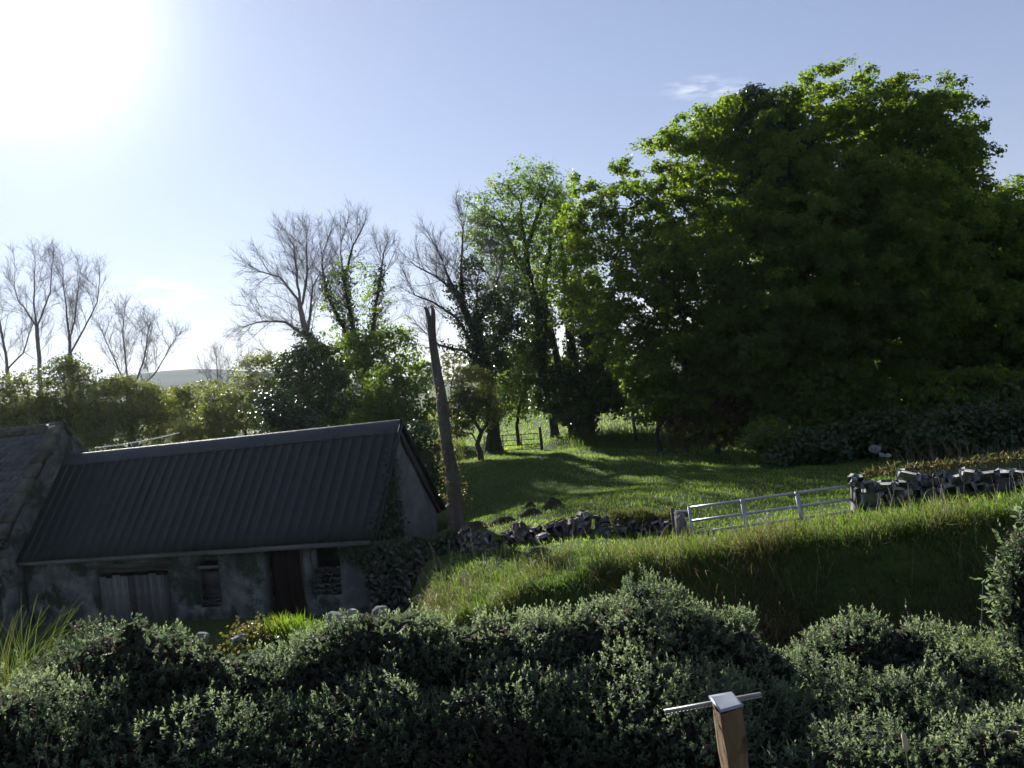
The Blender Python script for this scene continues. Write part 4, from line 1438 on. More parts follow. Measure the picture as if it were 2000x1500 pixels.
tree('ivy_bush', 'dark mound of old ivy in the top of the great sycamore', 'ivy', 37,
     [[(1560, 470), (1530, 400), (1500, 330), (1480, 250)], [(1540, 420), (1570, 340)]],
     [(1470, 205, 34, 36), (1490, 250, 52, 55), (1520, 320, 70, 75), (1560, 380, 70, 60)], R0=.10, natt=300, step=.3, kill=.4, base_drop=False,
     leaves=dict(n=700, per=30, rad=.36, L=.15, W=.14, mat='ivy', shell=.75, name='foliage'))

# ---- undergrowth in the right wood
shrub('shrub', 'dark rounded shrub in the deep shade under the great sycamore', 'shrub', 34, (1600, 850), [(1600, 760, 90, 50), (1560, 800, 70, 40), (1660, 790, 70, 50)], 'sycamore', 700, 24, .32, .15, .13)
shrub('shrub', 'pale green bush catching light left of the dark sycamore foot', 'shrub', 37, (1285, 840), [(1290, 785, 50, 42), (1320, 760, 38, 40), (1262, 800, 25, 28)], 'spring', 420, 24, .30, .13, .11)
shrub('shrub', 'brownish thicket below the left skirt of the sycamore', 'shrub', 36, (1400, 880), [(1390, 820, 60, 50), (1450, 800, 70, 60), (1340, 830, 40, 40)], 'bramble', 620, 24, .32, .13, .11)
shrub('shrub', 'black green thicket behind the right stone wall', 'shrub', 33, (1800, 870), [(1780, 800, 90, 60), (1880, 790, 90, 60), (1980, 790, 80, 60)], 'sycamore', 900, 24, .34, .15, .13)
shrub('shrub', 'low lit bush with hanging sprays at the wood edge', 'shrub', 31, (1510, 900), [(1510, 865, 34, 28), (1545, 870, 26, 24), (1480, 880, 22, 20)], 'spring', 200, 22, .22, .12, .10)

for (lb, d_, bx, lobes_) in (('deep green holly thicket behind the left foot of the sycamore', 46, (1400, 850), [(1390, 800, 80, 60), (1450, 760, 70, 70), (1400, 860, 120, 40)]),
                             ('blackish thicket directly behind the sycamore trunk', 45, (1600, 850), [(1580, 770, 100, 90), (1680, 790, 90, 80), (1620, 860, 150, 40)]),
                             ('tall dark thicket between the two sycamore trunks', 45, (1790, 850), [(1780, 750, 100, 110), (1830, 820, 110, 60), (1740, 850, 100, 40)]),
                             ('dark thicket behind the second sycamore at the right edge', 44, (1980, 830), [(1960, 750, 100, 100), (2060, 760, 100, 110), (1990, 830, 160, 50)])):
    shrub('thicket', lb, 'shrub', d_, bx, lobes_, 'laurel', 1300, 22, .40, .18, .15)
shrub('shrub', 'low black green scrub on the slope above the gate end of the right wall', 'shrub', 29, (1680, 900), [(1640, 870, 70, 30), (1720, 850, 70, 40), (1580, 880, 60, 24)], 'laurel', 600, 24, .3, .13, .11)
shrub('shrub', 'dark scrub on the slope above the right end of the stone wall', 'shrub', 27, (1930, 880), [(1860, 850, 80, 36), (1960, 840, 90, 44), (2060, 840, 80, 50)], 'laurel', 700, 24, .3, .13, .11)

# ---- shrubs and small trees behind the barn
tree('thorn_bush', 'round thorn bush on twisted stems left of the big ivied trunk', 'bush', 39, [[(938, 885), (932, 868), (940, 845), (928, 825), (915, 800)], [(934, 870), (925, 850), (930, 830)], [(940, 845), (955, 820), (950, 790)]],
     [(925, 760, 38, 42), (905, 800, 32, 36), (955, 800, 28, 36), (900, 840, 24, 16)], R0=.10, r0=.007, natt=420, step=.25, kill=.3, twigs=1.0, twl=.35,
     leaves=dict(n=380, per=24, rad=.28, L=.09, W=.07, mat='willow', shell=.4, name='foliage'))
shrub('shrub', 'dark glossy evergreen behind the middle of the barn roof', 'shrub', 41, (600, 850), [(600, 740, 60, 60), (560, 790, 45, 55), (640, 790, 60, 60), (620, 710, 40, 40), (600, 830, 80, 40)], 'laurel', 1000, 26, .36, .14, .09)
shrub('shrub', 'dark evergreen with bright speckled leaves at its foot by the ridge', 'shrub', 36, (550, 850), [(535, 800, 30, 34), (565, 820, 34, 30)], 'ivy', 260, 24, .26, .11, .09)
shrub('shrub', 'sunlit yellow green shrub at the right end of the roof', 'shrub', 40, (800, 860), [(785, 790, 46, 44), (760, 760, 40, 36), (820, 815, 32, 32), (740, 810, 45, 40)], 'spring', 480, 25, .34, .13, .10)
shrub('shrub', 'dark bush leaning over the barn gable beside the pole', 'shrub', 33, (830, 960), [(812, 862, 20, 30), (832, 905, 16, 44), (846, 960, 14, 36)], 'laurel', 260, 24, .24, .10, .08)
shrub('shrub', 'leafy ash regrowth filling the gap between the ash trunks', 'shrub', 46, (700, 850), [(700, 830, 80, 40), (690, 760, 60, 55), (740, 700, 50, 50), (780, 690, 40, 45), (690, 700, 50, 45)], 'spring', 800, 24, .38, .14, .11)
shrub('shrub', 'rounded grey green willow left of the ridge, under the broad bare tree', 'shrub', 44, (255, 870), [(255, 850, 90, 60), (255, 800, 80, 60), (230, 780, 60, 45), (290, 820, 48, 60), (200, 840, 50, 50)], 'willow', 1300, 26, .38, .12, .07)
shrub('shrub', 'dense hedge bush directly above the slate ridge', 'shrub', 45, (130, 860), [(130, 850, 70, 50), (130, 780, 50, 60), (110, 740, 40, 36), (155, 750, 40, 45), (150, 830, 60, 50)], 'willow', 1000, 26, .38, .12, .08)
shrub('shrub', 'mixed hedge bush at the far left above the slates', 'shrub', 44, (40, 860), [(40, 860, 70, 50), (40, 800, 55, 50), (5, 780, 45, 45), (70, 830, 50, 45), (10, 840, 50, 40)], 'willow', 1000, 26, .38, .12, .08)
shrub('shrub', 'yellowish hazel clump left of the dark evergreen', 'shrub', 48, (480, 850), [(480, 850, 80, 50), (480, 790, 60, 50), (510, 740, 40, 45), (440, 800, 45, 40), (520, 800, 40, 50)], 'willow', 1000, 25, .40, .12, .09)
shrub('shrub', 'low pale yellow bush just above the ridge cap', 'shrub', 46, (390, 860), [(390, 870, 80, 40), (390, 830, 48, 30), (430, 830, 40, 30), (360, 845, 30, 20)], 'willow', 520, 25, .34, .11, .08)
shrub('shrub', 'distant hedge bush in front of the pale hill', 'shrub', 62, (370, 850), [(370, 830, 80, 40), (350, 790, 50, 34), (400, 780, 50, 36), (320, 800, 40, 34)], 'willow', 800, 24, .45, .15, .11)
shrub('shrub', 'light bush in the field behind the far gate, left of the tall pale tree', 'shrub', 50, (1010, 835), [(1010, 770, 50, 40), (1050, 750, 40, 40), (980, 780, 34, 34), (1030, 710, 40, 36)], 'spring', 700, 24, .38, .14, .11)
# far trees beyond the field
shrub('far_tree', 'hazy bare crowned tree far off in the gap beside the ivied trunk', 'tree', 120, (880, 760), [(882, 715, 26, 30), (905, 735, 22, 22)], 'willow', 200, 22, .6, .2, .16)
shrub('far_tree', 'far round tree low in the gap left of the pole top', 'tree', 110, (835, 770), [(830, 730, 22, 24), (815, 750, 20, 20)], 'spring', 260, 22, .6, .22, .18)
L = Leaves()
far = []
for px, py, rx, ry in [(x, 728 - 9 * math.sin(x * .02) - (x - 900) * .06 + random.uniform(-6, 6), random.uniform(16, 30), random.uniform(12, 20)) for x in range(930, 1420, 22)]:
    far.append((px, py, rx, ry, random.uniform(-8, 8)))
c, o_, _ = sample_lobes(lobes_px(far, 165), 1700, .5, .2)
L.add(clump_leaves(c, o_, 16, .9, .42, .36))
w_ = L.build('far_woodland', M['spring'], None)
tagt(w_, 'far hedge of trees along the top of the distant field', 'woodland', kind='stuff')
# ---------------------------------------------------------------- pole, walls, gates
def gz(x, y):
    return float(land(np.array([x]), np.array([y]))[0])
DP = 23.0
pb, pt = P(906, 1085, DP), P(842, 640, DP)
root = empty('bare_pole', (pb[0], pb[1], pb[2]), 0, 'leaning grey dead trunk with forked broken top beside the barn', 'pole')
ks = np.linspace(0, 1, 26)
pp = np.array([pb + (pt - pb) * k for k in ks]) - pb
pp[0, 2] -= .8
pp += np.stack([.035 * noise3(pp, .8, 1), .035 * noise3(pp, .9, 2), 0 * ks], 1)
rr = .20 - .105 * ks
rr = rr * (1 + .07 * noise3(pp, .35, 4))
v, f, _ = tube_arrays(pp, rr, 14)
v = v + (v - np.repeat(pp, 14, 0)) * (.10 * noise3(v * np.array([1, 1, .15]), .12, 3))[:, None]
tr = MB().add(v, f)
tr.build('trunk', M['dead'], root, smooth=True)
MB().tube([pp[-2], P(838, 622, DP) - pb, P(833, 604, DP) - pb, P(829, 600, DP) - pb], [.085, .06, .05, .025], 9).build('fork', M['dead'], root, smooth=True)
MB().tube([pp[-2], P(846, 625, DP) - pb, P(846, 606, DP) - pb, P(842, 597, DP) - pb], [.085, .065, .05, .025], 9).build('fork', M['dead'], root, smooth=True)
# thin brambles and shoots on the pole
L = Leaves()
n = 900
k = rng.random(n) ** 1.4 * .75
c = (pb + (pt - pb) * k[:, None]) - pb
d = rand_dirs(n)
d[:, 2] *= .3
c = c + nrm(d) * (.2 + .22 * rng.random(n) ** 2)[:, None]
L.add(leaf_arrays(c, rand_dirs(n), rand_dirs(n), .07, .05))
L.build('shoots', M['bramble'], root)

def stone_wall(root, path, zt, zb, meshes, size, thick, core, skip=0.0, maxn=290):
    """irregular rubble facing laid along a path of (x, y); zt/zb give top and bottom height by distance"""
    path = np.asarray(path, float)
    seg = np.linalg.norm(np.diff(path, axis=0), axis=1)
    s = np.concatenate([[0], np.cumsum(seg)])
    def at(d):
        return np.array([np.interp(d, s, path[:, 0]), np.interp(d, s, path[:, 1])])
    Lw = s[-1]
    count = 0
    row = 0
    z = 0.0
    zmax = max(zt(d) - zb(d) for d in np.linspace(0, Lw, 30))
    while z < zmax and count < maxn:
        h = random.uniform(.75, 1.35) * size
        d = random.uniform(-.3, 0) * size
        while d < Lw and count < maxn:
            w_ = random.uniform(.7, 1.8) * size
            dm = min(max(d + w_ / 2, 0.02), Lw - .02)
            hh = h * random.uniform(.75, 1.35)
            if zb(dm) + z + hh * .8 < zt(dm) + random.uniform(-.04, .05) and random.random() > skip:
                p = at(dm)
                t = nrm(at(min(dm + .05, Lw)) - at(max(dm - .05, 0)))
                off = np.array([t[1], -t[0]]) * (thick * .5 - .06 + random.uniform(-.03, .03))
                for sg in ((1,) if thick < .2 else (1,)):
                    put_stone(random.choice(meshes), (p[0] + off[0] - root.location.x, p[1] + off[1] - root.location.y, zb(dm) + z + hh / 2 - root.location.z),
                              (w_ * 1.0, thick * .75, hh * 1.08), (random.uniform(-.08, .08), random.uniform(-.3, .3), math.atan2(t[1], t[0]) + random.uniform(-.15, .15)), root)
                    count += 1
            d += w_ * .97
        z += h * .93
        row += 1
    # hearting behind the face stones
    mb = MB()
    ds = np.linspace(0, Lw, max(3, int(Lw / .4)))
    V = []
    for d in ds:
        p = at(d)
        t = nrm(at(min(d + .05, Lw)) - at(max(d - .05, 0)))
        nn = np.array([-t[1], t[0]]) * core
        top = zt(d) - .24
        a = np.array([p[0], p[1]])
        for q, zz in ((a - nn * .12, zb(d) - .35), (a - nn * .12, top), (a + nn, top), (a + nn, zb(d) - .35)):
            V.append((q[0] - root.location.x, q[1] - root.location.y, zz - root.location.z))
    F = []
    for i in range(len(ds) - 1):
        for k2 in range(4):
            F.append([i * 4 + k2, i * 4 + (k2 + 1) % 4, i * 4 + 4 + (k2 + 1) % 4, i * 4 + 4 + k2])
    F.append([0, 3, 2, 1])
    e = (len(ds) - 1) * 4
    F.append([e, e + 1, e + 2, e + 3])
    mb.add(V, F)
    mb.build('hearting', M['soil'], root)
    return count

# stone wall to the right of the gate
a, b, c = P(1692, 985, 17.9), P(1850, 968, 17.4), P(2080, 950, 16.8)
path = [(q[0], q[1]) for q in (a, b, c)]
d1 = np.linalg.norm(np.array(path[1]) - path[0])
d2 = d1 + np.linalg.norm(np.array(path[2]) - path[1])
tops = [P(1692, 932, 17.9)[2], P(1850, 915, 17.4)[2], P(2080, 893, 16.8)[2]]
rw = empty('stone_wall', a, 0, 'grey dry stone wall at right with ferns on top', 'wall')
stone_wall(rw, path, lambda d: float(np.interp(d, [0, d1, d2], tops)), lambda d: float(np.interp(d, [0, d1, d2], [a[2] - .25, b[2] - .25, c[2] - .25])), STONES, .22, .42, .35)
# the end pillar of that wall
gp = empty('gate_pillar', P(1681, 1002, 17.85), 0, 'upright stone gate pillar at the end of the right wall', 'pillar')
for (dx, dz, w_, h_, rz) in ((0, .16, .20, .44, .1), (.01, .48, .19, .34, -.2), (-.01, .74, .2, .2, .3)):
    put_stone(STONES[random.randrange(7)], (dx, .05, dz - .1), (w_ * 1.15, .3, h_ * 1.1), (0, .08, rz), gp)
put_stone(STONES[3], (.19, .03, .14), (.24, .3, .34), (.1, .2, .2), gp)
# rusty ferns and dry stems on the wall
L = Leaves()
n = 700
t = rng.random(n)
pw = np.array([[np.interp(q * d2, [0, d1, d2], [path[0][i], path[1][i], path[2][i]]) for i in (0, 1)] for q in t])
zz = np.interp(t * d2, [0, d1, d2], tops)
cc = np.stack([pw[:, 0], pw[:, 1] + .15, zz], 1) + np.abs(rng.normal(0, .08, (n, 3))) * np.array([1, 1, .8])
L.add(leaf_arrays(cc - np.array(rw.location), nrm(rand_dirs(n) + np.array([0, 0, .6])), rand_dirs(n), .14, .03))
L.build('ferns', M['bramble'], rw)

# broken stone wall left of the gate
lp = [P(915, 1062, 22.2), P(1010, 1060, 21.4), P(1110, 1048, 20.8), P(1200, 1052, 20.4)]
lw = empty('stone_wall', lp[0], 0, 'tumbled low stone wall between the pole and the gate', 'wall')
path = [(q[0], q[1]) for q in lp]
ss = np.concatenate([[0], np.cumsum(np.linalg.norm(np.diff(np.array(path), axis=0), axis=1))])
topz = [P(915, 1040, 22.2)[2], P(1010, 1040, 21.4)[2], P(1110, 1020, 20.8)[2], P(1200, 1018, 20.4)[2]]
botz = [q[2] - .75 for q in lp]
stone_wall(lw, path, lambda d: float(np.interp(d, ss, topz)) + .07 * math.sin(d * 5) + .05 * math.sin(d * 11), lambda d: float(np.interp(d, ss, botz)), DSTONES, .21, .45, .3, skip=.05)
for (px, py, w_, h_, rot, m_) in ((1015, 1034, .36, .30, (.2, .7, .3), 1), (1142, 1020, .26, .42, (0, .1, .2), 2), (1095, 1044, .34, .26, (.1, .2, .5), 0), (1060, 1052, .34, .24, (.2, -.2, .1), 3), (1182, 1024, .40, .38, (.05, .08, .1), 4), (1160, 1008, .30, .10, (0, .1, .3), 5), (1125, 1045, .2, .3, (.1, .2, .3), 6)):
    q = P(px, py, 20.7) - np.array(lw.location)
    put_stone(DSTONES[m_], q, (w_, .3, h_), rot, lw, 'cap_stone')
# turf topped length of wall beside the gate
tp = [P(1195, 1050, 20.3), P(1260, 1044, 20.0), P(1318, 1040, 19.8)]
tw = empty('turf_wall', tp[0], 0, 'mossy turf capped stone bank left of the silver gate', 'wall')
path = [(q[0], q[1]) for q in tp]
ss2 = np.concatenate([[0], np.cumsum(np.linalg.norm(np.diff(np.array(path), axis=0), axis=1))])
tz = [P(1195, 1022, 20.3)[2], P(1260, 1016, 20)[2], P(1318, 1014, 19.8)[2]]
stone_wall(tw, path, lambda d: float(np.interp(d, ss2, tz)), lambda d: float(np.interp(d, ss2, [q[2] - .55 for q in tp])), DSTONES, .22, .45, .4)
n = 5200
t = rng.random(n) * ss2[-1]
th = rng.uniform(-.5, math.pi * .75, n)
bx_ = np.interp(t, ss2, [q[0] for q in path])
by_ = np.interp(t, ss2, [q[1] for q in path])
bz_ = np.interp(t, ss2, tz)
bulge = 1 + .25 * np.sin(t * 4) + .15 * np.sin(t * 9 + 1)
base = np.stack([bx_, by_ + .10 - .30 * np.cos(th) * bulge, bz_ - .12 + .22 * np.sin(th) * bulge], 1) - np.array(tw.location)
upv = nrm(np.stack([rng.normal(0, .3, n), -.6 * np.cos(th), .4 + np.sin(th) * .6], 1))
v, q_, t_, r_ = blade_arrays(base, upv, nrm(rng.normal(0, 1, (n, 3))) * .5 + np.array([0, -.2, -.3]), rng.uniform(.06, .16, n), .012)
o = obj('turf', mesh_np('turf', v, [q_, t_], rnd=r_), M['moss'], tw)
o['kind'] = 'stuff'
tb = MB()
tv, tf = [], []
for i, d in enumerate(np.linspace(0, ss2[-1], 9)):
    c0 = np.array([np.interp(d, ss2, [q[0] for q in path]), np.interp(d, ss2, [q[1] for q in path]) + .1, np.interp(d, ss2, tz) - .14]) - np.array(tw.location)
    bl_ = 1 + .2 * math.sin(d * 4)
    for j in range(9):
        an = -.6 + j * (math.pi * .75 + .6 + .4) / 8
        tv.append(c0 + np.array([0, -.27 * math.cos(an) * bl_, .19 * math.sin(an) * bl_]))
for i in range(8):
    for j in range(8):
        tf.append([i * 9 + j, i * 9 + j + 1, (i + 1) * 9 + j + 1, (i + 1) * 9 + j])
tb.add(tv, tf).build('sod', M['soil'], tw, smooth=True)
# rounded boulder and old iron bar at the left gate side
r1 = P(1330, 1026, 19.3)
o = put_stone(DROCKS[2], r1, (.30, .34, .52), (0, .05, .2), None, 'boulder')
tagt(o, 'rounded grey gate boulder under the latch end of the silver gate', 'boulder')
o = put_stone(DROCKS[4], P(1333, 1003, 19.4), (.34, .3, .16), (0, .15, .4), None, 'boulder')
tagt(o, 'flat lichened stone lying on top of the rounded gate boulder', 'stone')
ib = P(1318, 1050, 19.0)
tagt(MB().bar((0, 0, -.2), P(1312, 992, 19.0) - ib, .055, .03, up=(0, 1, 0)).build('iron_bar', M['rust'], None, ib), 'leaning flat iron bar at the left of the silver gate', 'bar')
# long pole lying behind the tumbled wall
sb = P(1060, 1034, 22.0)
tagt(MB().tube([np.zeros(3), P(1100, 1026, 21.9) - sb, P(1135, 1016, 21.8) - sb], [.022, .02, .018], 6).build('wooden_rail', M['timber'], None, sb), 'thin dark rail lying behind the tumbled stone wall', 'rail')

# the galvanised field gate
GA, GB = P(1345, 992, 18.9), P(1668, 947, 17.9)
gate = empty('field_gate', GA, 0, 'silver galvanised tube gate across the field entrance', 'gate')
gv = GB - GA
dn = P(1352, 1042, 18.9) - GA
dn2 = P(1678, 998, 17.9) - GB
def gp_(u, k):
    return gv * u + (dn * (1 - u) + dn2 * u) * k
for k in (0, .52, .98, 1.4, 1.85):
    MB().tube([gp_(u, k) for u in np.linspace(0, 1, 5)], .027, 10).build('rail', M['galv'], gate, smooth=True)
for u, w_ in ((0, .05), (.335, .085), (.665, .085), (1, .07)):
    MB().bar(gp_(u, -.06) + [0, -.035, 0], gp_(u, 1.95) + [0, -.035, 0], w_, .022, up=(0, 1, 0)).build('upright', M['galv'], gate)
la = gp_(.03, .82)
MB().tube([la + [0, -.05, 0], la + [.09, -.06, .02], la + [.16, -.06, .02], la + [.17, -.06, -.03]], .012, 6).build('latch', M['rust'], gate)

# the small gate in the distance
FA, FB = P(945, 853, 42.2), P(1055, 846, 42.0)
fg = empty('field_gate', FA, 0, 'old thin barred gate far off between the tree trunks', 'gate')
fv = FB - FA
h_ = P(1058, 885, 42.0) - FB
for k in (0, .28, .52, .76, 1.0):
    MB().tube([h_ * k, fv + h_ * k], .016, 6).build('rail', M['rust'], fg)
for u in (0, .33, .66, 1):
    MB().bar(fv * u - h_ * .03, fv * u + h_ * 1.03, .04, .03, up=(0, 1, 0)).build('upright', M['rust'], fg)
for (px, p0, p1, d, lb) in ((1057, 834, 892, 42.0, 'dark wooden gate post at the far gate'), (1238, 806, 846, 41.0, 'leaning fence post on the far bank under the leaves')):
    q0, q1 = P(px + 3, p1, d), P(px - 3, p0, d)
    q0[2] = min(q0[2], gz(q0[0], q0[1])) - .2
    tagt(MB().tube([np.zeros(3), q1 - q0], [.075, .065], 8).build('fence_post', M['timber'], None, q0), lb, 'post')

# stones behind the hedge and in the field
def rock(px, py, d, w_, h_, lab, mset=ROCKS, k=0, rot=(0.1, .1, .3), ground_fix=False):
    q = P(px, py, d)
    o = put_stone(mset[k], q - np.array([0, 0, h_ * .25]), (w_ * .8, w_ * .65, h_ * .9), rot, None, 'rock')
    tagt(o, lab, 'rock')
for a_ in ((652, 1203, 11.6, .34, .26, 'largest pale stone on the hedge top before the barn', ROCKS, 0, (.2, .3, .4)),
          (688, 1192, 11.8, .19, .12, 'upper of two small stones beside the largest pale stone', ROCKS, 1, (.1, .2, .9)),
          (690, 1203, 11.4, .17, .11, 'lower of two small stones beside the largest pale stone', ROCKS, 2, (.1, -.1, .2)),
          (742, 1190, 11.6, .30, .16, 'low pale stone half hidden by hedge right of the others', ROCKS, 3, (.1, .1, .2)),
          (393, 1240, 11.0, .20, .17, 'dark rounded stone at the hedge left of the bright grass', DROCKS, 4, (.1, .2, .3)),
          (466, 1243, 10.6, .22, .12, 'flat tilted stone at the foot of the bright grass tuft', ROCKS, 5, (.1, -.35, .2)),
          (1708, 872, 24.5, .36, .28, 'pale stone in the shade behind the gate pillar', ROCKS, 6, (.3, .2, .1)),
          (1722, 886, 24.0, .18, .14, 'left of two small stones below the pale stone', ROCKS, 1, (.1, .4, .1)),
          (1735, 887, 24.0, .20, .14, 'right of two small stones below the pale stone', ROCKS, 2, (.3, .2, .6))):
    rock(*a_)
# soil heaps in the field
for i, (px, py, d, w_, h_, lb) in enumerate(((1080, 992, 25, .40, .26, 'darkest soil heap on the lit grass'), (1038, 1000, 24.5, .42, .16, 'brown soil heap left of the darkest one'),
                                             (985, 1008, 24.3, .5, .13, 'flat soil heap near the middle of the lit grass'), (930, 1012, 24.5, .5, .15, 'soil heap right beside the leaning pole'),
                                             (1035, 983, 27, .3, .14, 'small soil heap behind the others'))):
    q = P(px, py, d)
    z0 = gz(q[0], q[1])
    nu, nv = 18, 7
    V = [(0, 0, h_)]
    for j in range(1, nv + 1):
        f_ = j / nv
        for i2 in range(nu):
            an = i2 * 2 * math.pi / nu
            r_ = w_ * f_ * (1 + .25 * math.sin(an * 2 + i) + .12 * math.sin(an * 5 + 2 * i))
            V.append((r_ * math.cos(an), r_ * math.sin(an) * .8, h_ * (.5 + .5 * math.cos(f_ * math.pi)) - .04 * f_ + .04 * math.sin(an * 7 + j * 2) * (1 - f_)))
    T = [[0, 1 + k2, 1 + (k2 + 1) % nu] for k2 in range(nu)]
    Q = []
    for j in range(nv - 1):
        for k2 in range(nu):
            a0 = 1 + j * nu
            Q.append([a0 + k2, a0 + nu + k2, a0 + nu + (k2 + 1) % nu, a0 + (k2 + 1) % nu])
    o = obj('soil_heap', mesh_np('soil_heap', V, [np.array(T), np.array(Q)], smooth=True), M['soil'], None, (q[0], q[1], z0))
    tagt(o, lb, 'soil heap', 'soil heaps in the field')

# twisted white tape behind the ridge
ta, tb_ = P(186, 875, 34.5), P(350, 845, 38)
n = 160
tt = np.linspace(0, 1, n)
ce = ta + (tb_ - ta) * tt[:, None] - np.array([0, 0, .25]) * (tt * (1 - tt))[:, None]
dirv = nrm(tb_ - ta)
s1 = nrm(np.cross(dirv, [0, 0, 1]))
s2 = np.cross(s1, dirv)
an = tt * math.pi * 22
wv = (np.cos(an)[:, None] * s1 + np.sin(an)[:, None] * s2) * .032
nv_ = (np.sin(an)[:, None] * s1 - np.cos(an)[:, None] * s2) * .004
V = np.stack([ce + wv + nv_, ce - wv + nv_, ce - wv - nv_, ce + wv - nv_], 1).reshape(-1, 3) - ta
i = np.arange(n - 1)[:, None] * 4
F = np.concatenate([i + np.array([[0, 1, 5, 4]]), i + np.array([[1, 2, 6, 5]]), i + np.array([[2, 3, 7, 6]]), i + np.array([[3, 0, 4, 7]])])
tagt(obj('fence_tape', mesh_np('fence_tape', V, [F]), M['tape'], None, ta), 'twisted white tape strung behind the barn ridge', 'tape')

# ---------------------------------------------------------------- the foreground post
DPO = 3.45
tc = P(1423, 1379, DPO)
bc = P(1451, 1560, DPO * 1.02)
zg = gz(tc[0], tc[1])
axis = nrm(tc - bc)
post = empty('square_post', (tc[0], tc[1], zg), 0, 'brown timber post with shiny metal cap in front of the hedge', 'post')
pz = tc - np.array([tc[0], tc[1], zg])
# square section turned so that one corner looks at the camera, like the cap in the photograph
corners = [P(1385, 1361, DPO + .04), P(1428, 1353, DPO + .09), P(1451, 1378, DPO - .02), P(1407, 1389, DPO - .07)]
z_top = tc[2]
cap = []
for (px, py) in ((1385, 1361), (1428, 1353), (1451, 1377), (1407, 1389)):
    r = ray(px, py)
    kk = (z_top - CZ) / r[2]
    cap.append(CAMP + kk * r)
cap = np.array(cap)
mid = cap.mean(0)
org = np.array([tc[0], tc[1], zg])
down = -axis
Hh = (z_top - zg + .3) / max(axis[2], .5)
V, F = [], []
rows = 40
per = 8
for j in range(rows + 1):
    hgt = Hh * j / rows
    sc_ = .97 + .10 * (j / rows)
    ring = []
    for e in range(4):
        a_, b_ = cap[e], cap[(e + 1) % 4]
        for q in range(per):
            f_ = q / per
            p = a_ + (b_ - a_) * f_
            p = mid + (p - mid) * sc_ * (.955 if q == 0 else 1.0)
            ring.append(p + down * (hgt + .012) - org)
    V += ring
m = 4 * per
V = np.array(V)
mm = np.repeat((mid - org)[None], len(V), 0)
wob = .006 * noise3(V * np.array([1, 1, .12]), .022, 1) + .004 * noise3(V * np.array([1, 1, .3]), .05, 3)
rad_ = V - (mm + down * ((V - mm) @ down)[:, None])
V = V + nrm(rad_) * wob[:, None]
for j in range(rows):
    for i2 in range(m):
        F.append([j * m + i2, (j + 1) * m + i2, (j + 1) * m + (i2 + 1) % m, j * m + (i2 + 1) % m])
me = mesh_np('timber', V, [np.array(F)])
obj('timber', me, M['post'], post)
cp = MB()
g0 = cap - org
cm = g0.mean(0)
lip = .010
top_ = [cm + (p - cm) * 1.03 + [0, 0, .004] for p in g0]
low_ = [p + down * lip for p in top_]
inn = [cm + (p - cm) * .80 + [0, 0, .0015] for p in g0]
cp.add(top_ + low_ + inn, [[0, 1, 5, 4], [1, 2, 6, 5], [2, 3, 7, 6], [3, 0, 4, 7], [0, 8, 9, 1], [1, 9, 10, 2], [2, 10, 11, 3], [3, 11, 8, 0], [8, 11, 10, 9]])
cp.build('metal_cap', M['cap'], post)
# perforated strap behind the post: a folded strip with a row of punched notches
sa, sb_ = P(1298, 1392, DPO + .10), P(1488, 1358, DPO + .16)
st = empty('perforated_strap', sa, 0, 'pale perforated metal strap fixed across behind the capped post', 'strap')
sv = sb_ - sa
sd = nrm(sv)
upn = np.array([0, 0, 1.0])
fr = nrm(np.cross(sd, upn))
if fr[1] > 0: fr = -fr
N = 26
mb = MB()
Ls = np.linalg.norm(sv)
hgt = .012
# top band and teeth between notches, 3 mm thick
mb.bar(np.zeros(3) + upn * hgt * .25, sv + upn * hgt * .25, .003, hgt * .55, up=upn)
for k in range(N):
    a_ = sv * ((k + .18) / N)
    b_ = sv * ((k + .72) / N)
    mb.bar(a_ - upn * hgt * .24, b_ - upn * hgt * .24, .003, hgt * .42, up=upn)
mb.bar(np.zeros(3) - upn * hgt * .56, sv - upn * hgt * .56, .003, hgt * .20, up=upn)
mb.build('strip', M['strap'], st)
mb = MB().bar(upn * hgt * .55 + np.array([0, .008, 0]), sv + upn * hgt * .55 + np.array([0, .008, 0]), .018, .002, up=upn)
mb.build('flange', M['strap'], st)
# seed head of a grass in the lower right
q = P(1768, 1450, 3.6)
sh = empty('seed_head', q, 0, 'pale upright flower spike in the lower right corner', 'flower')
v, f, _ = tube_arrays(np.array([[0, 0, -.035], [0, 0, -.02], [.001, 0, 0], [-.001, 0, .02], [-.002, 0, .034], [-.002, 0, .04]]), np.array([.004, .009, .011, .010, .006, .002]), 9)
v = v * (1 + .0) + rng.normal(0, .0012, v.shape)
MB().add(v, f).build('spike', M['seed'], sh)
MB().tube([[0, 0, -.035], [.01, .01, -.3], [.03, .02, -.7]], [.0025, .003, .003], 5).build('stem', M['stem'], sh)

# small flowers
def flower(px, py, d, r, mat, lab, cat, grp, dome=False):
    q = P(px, py, d)
    z0 = gz(q[0], q[1])
    e = empty('dandelion_clock' if dome else 'yellow_flower', q, 0, lab, cat, grp)
    if dome:
        nn = 140
        dd = rand_dirs(nn)
        tw_ = twig_mesh('fluff', dd * r * .15, dd, r * .85, r * .05)
        tw_.materials.append(M['clock'])
        obj('fluff', tw_, None, e)
    else:
        n2 = 22
        an2 = np.arange(n2) * 2.4
        rr2 = r * np.sqrt((np.arange(n2) + 1) / n2)
        ax_ = np.stack([np.cos(an2), np.sin(an2), .5 + 0 * an2], 1)
        v, f, r_ = leaf_arrays(ax_ * rr2[:, None] * .5, ax_, np.tile([0, 0, 1.0], (n2, 1)), r, r * .4)
        obj('petals', mesh_np('petals', v, [f]), M['petal'], e)
    MB().tube([[0, 0, 0], [.01, 0, -.15], [0, 0, min(z0 - q[2], -.2)]], .004, 5).build('stem', M['stem'], e)
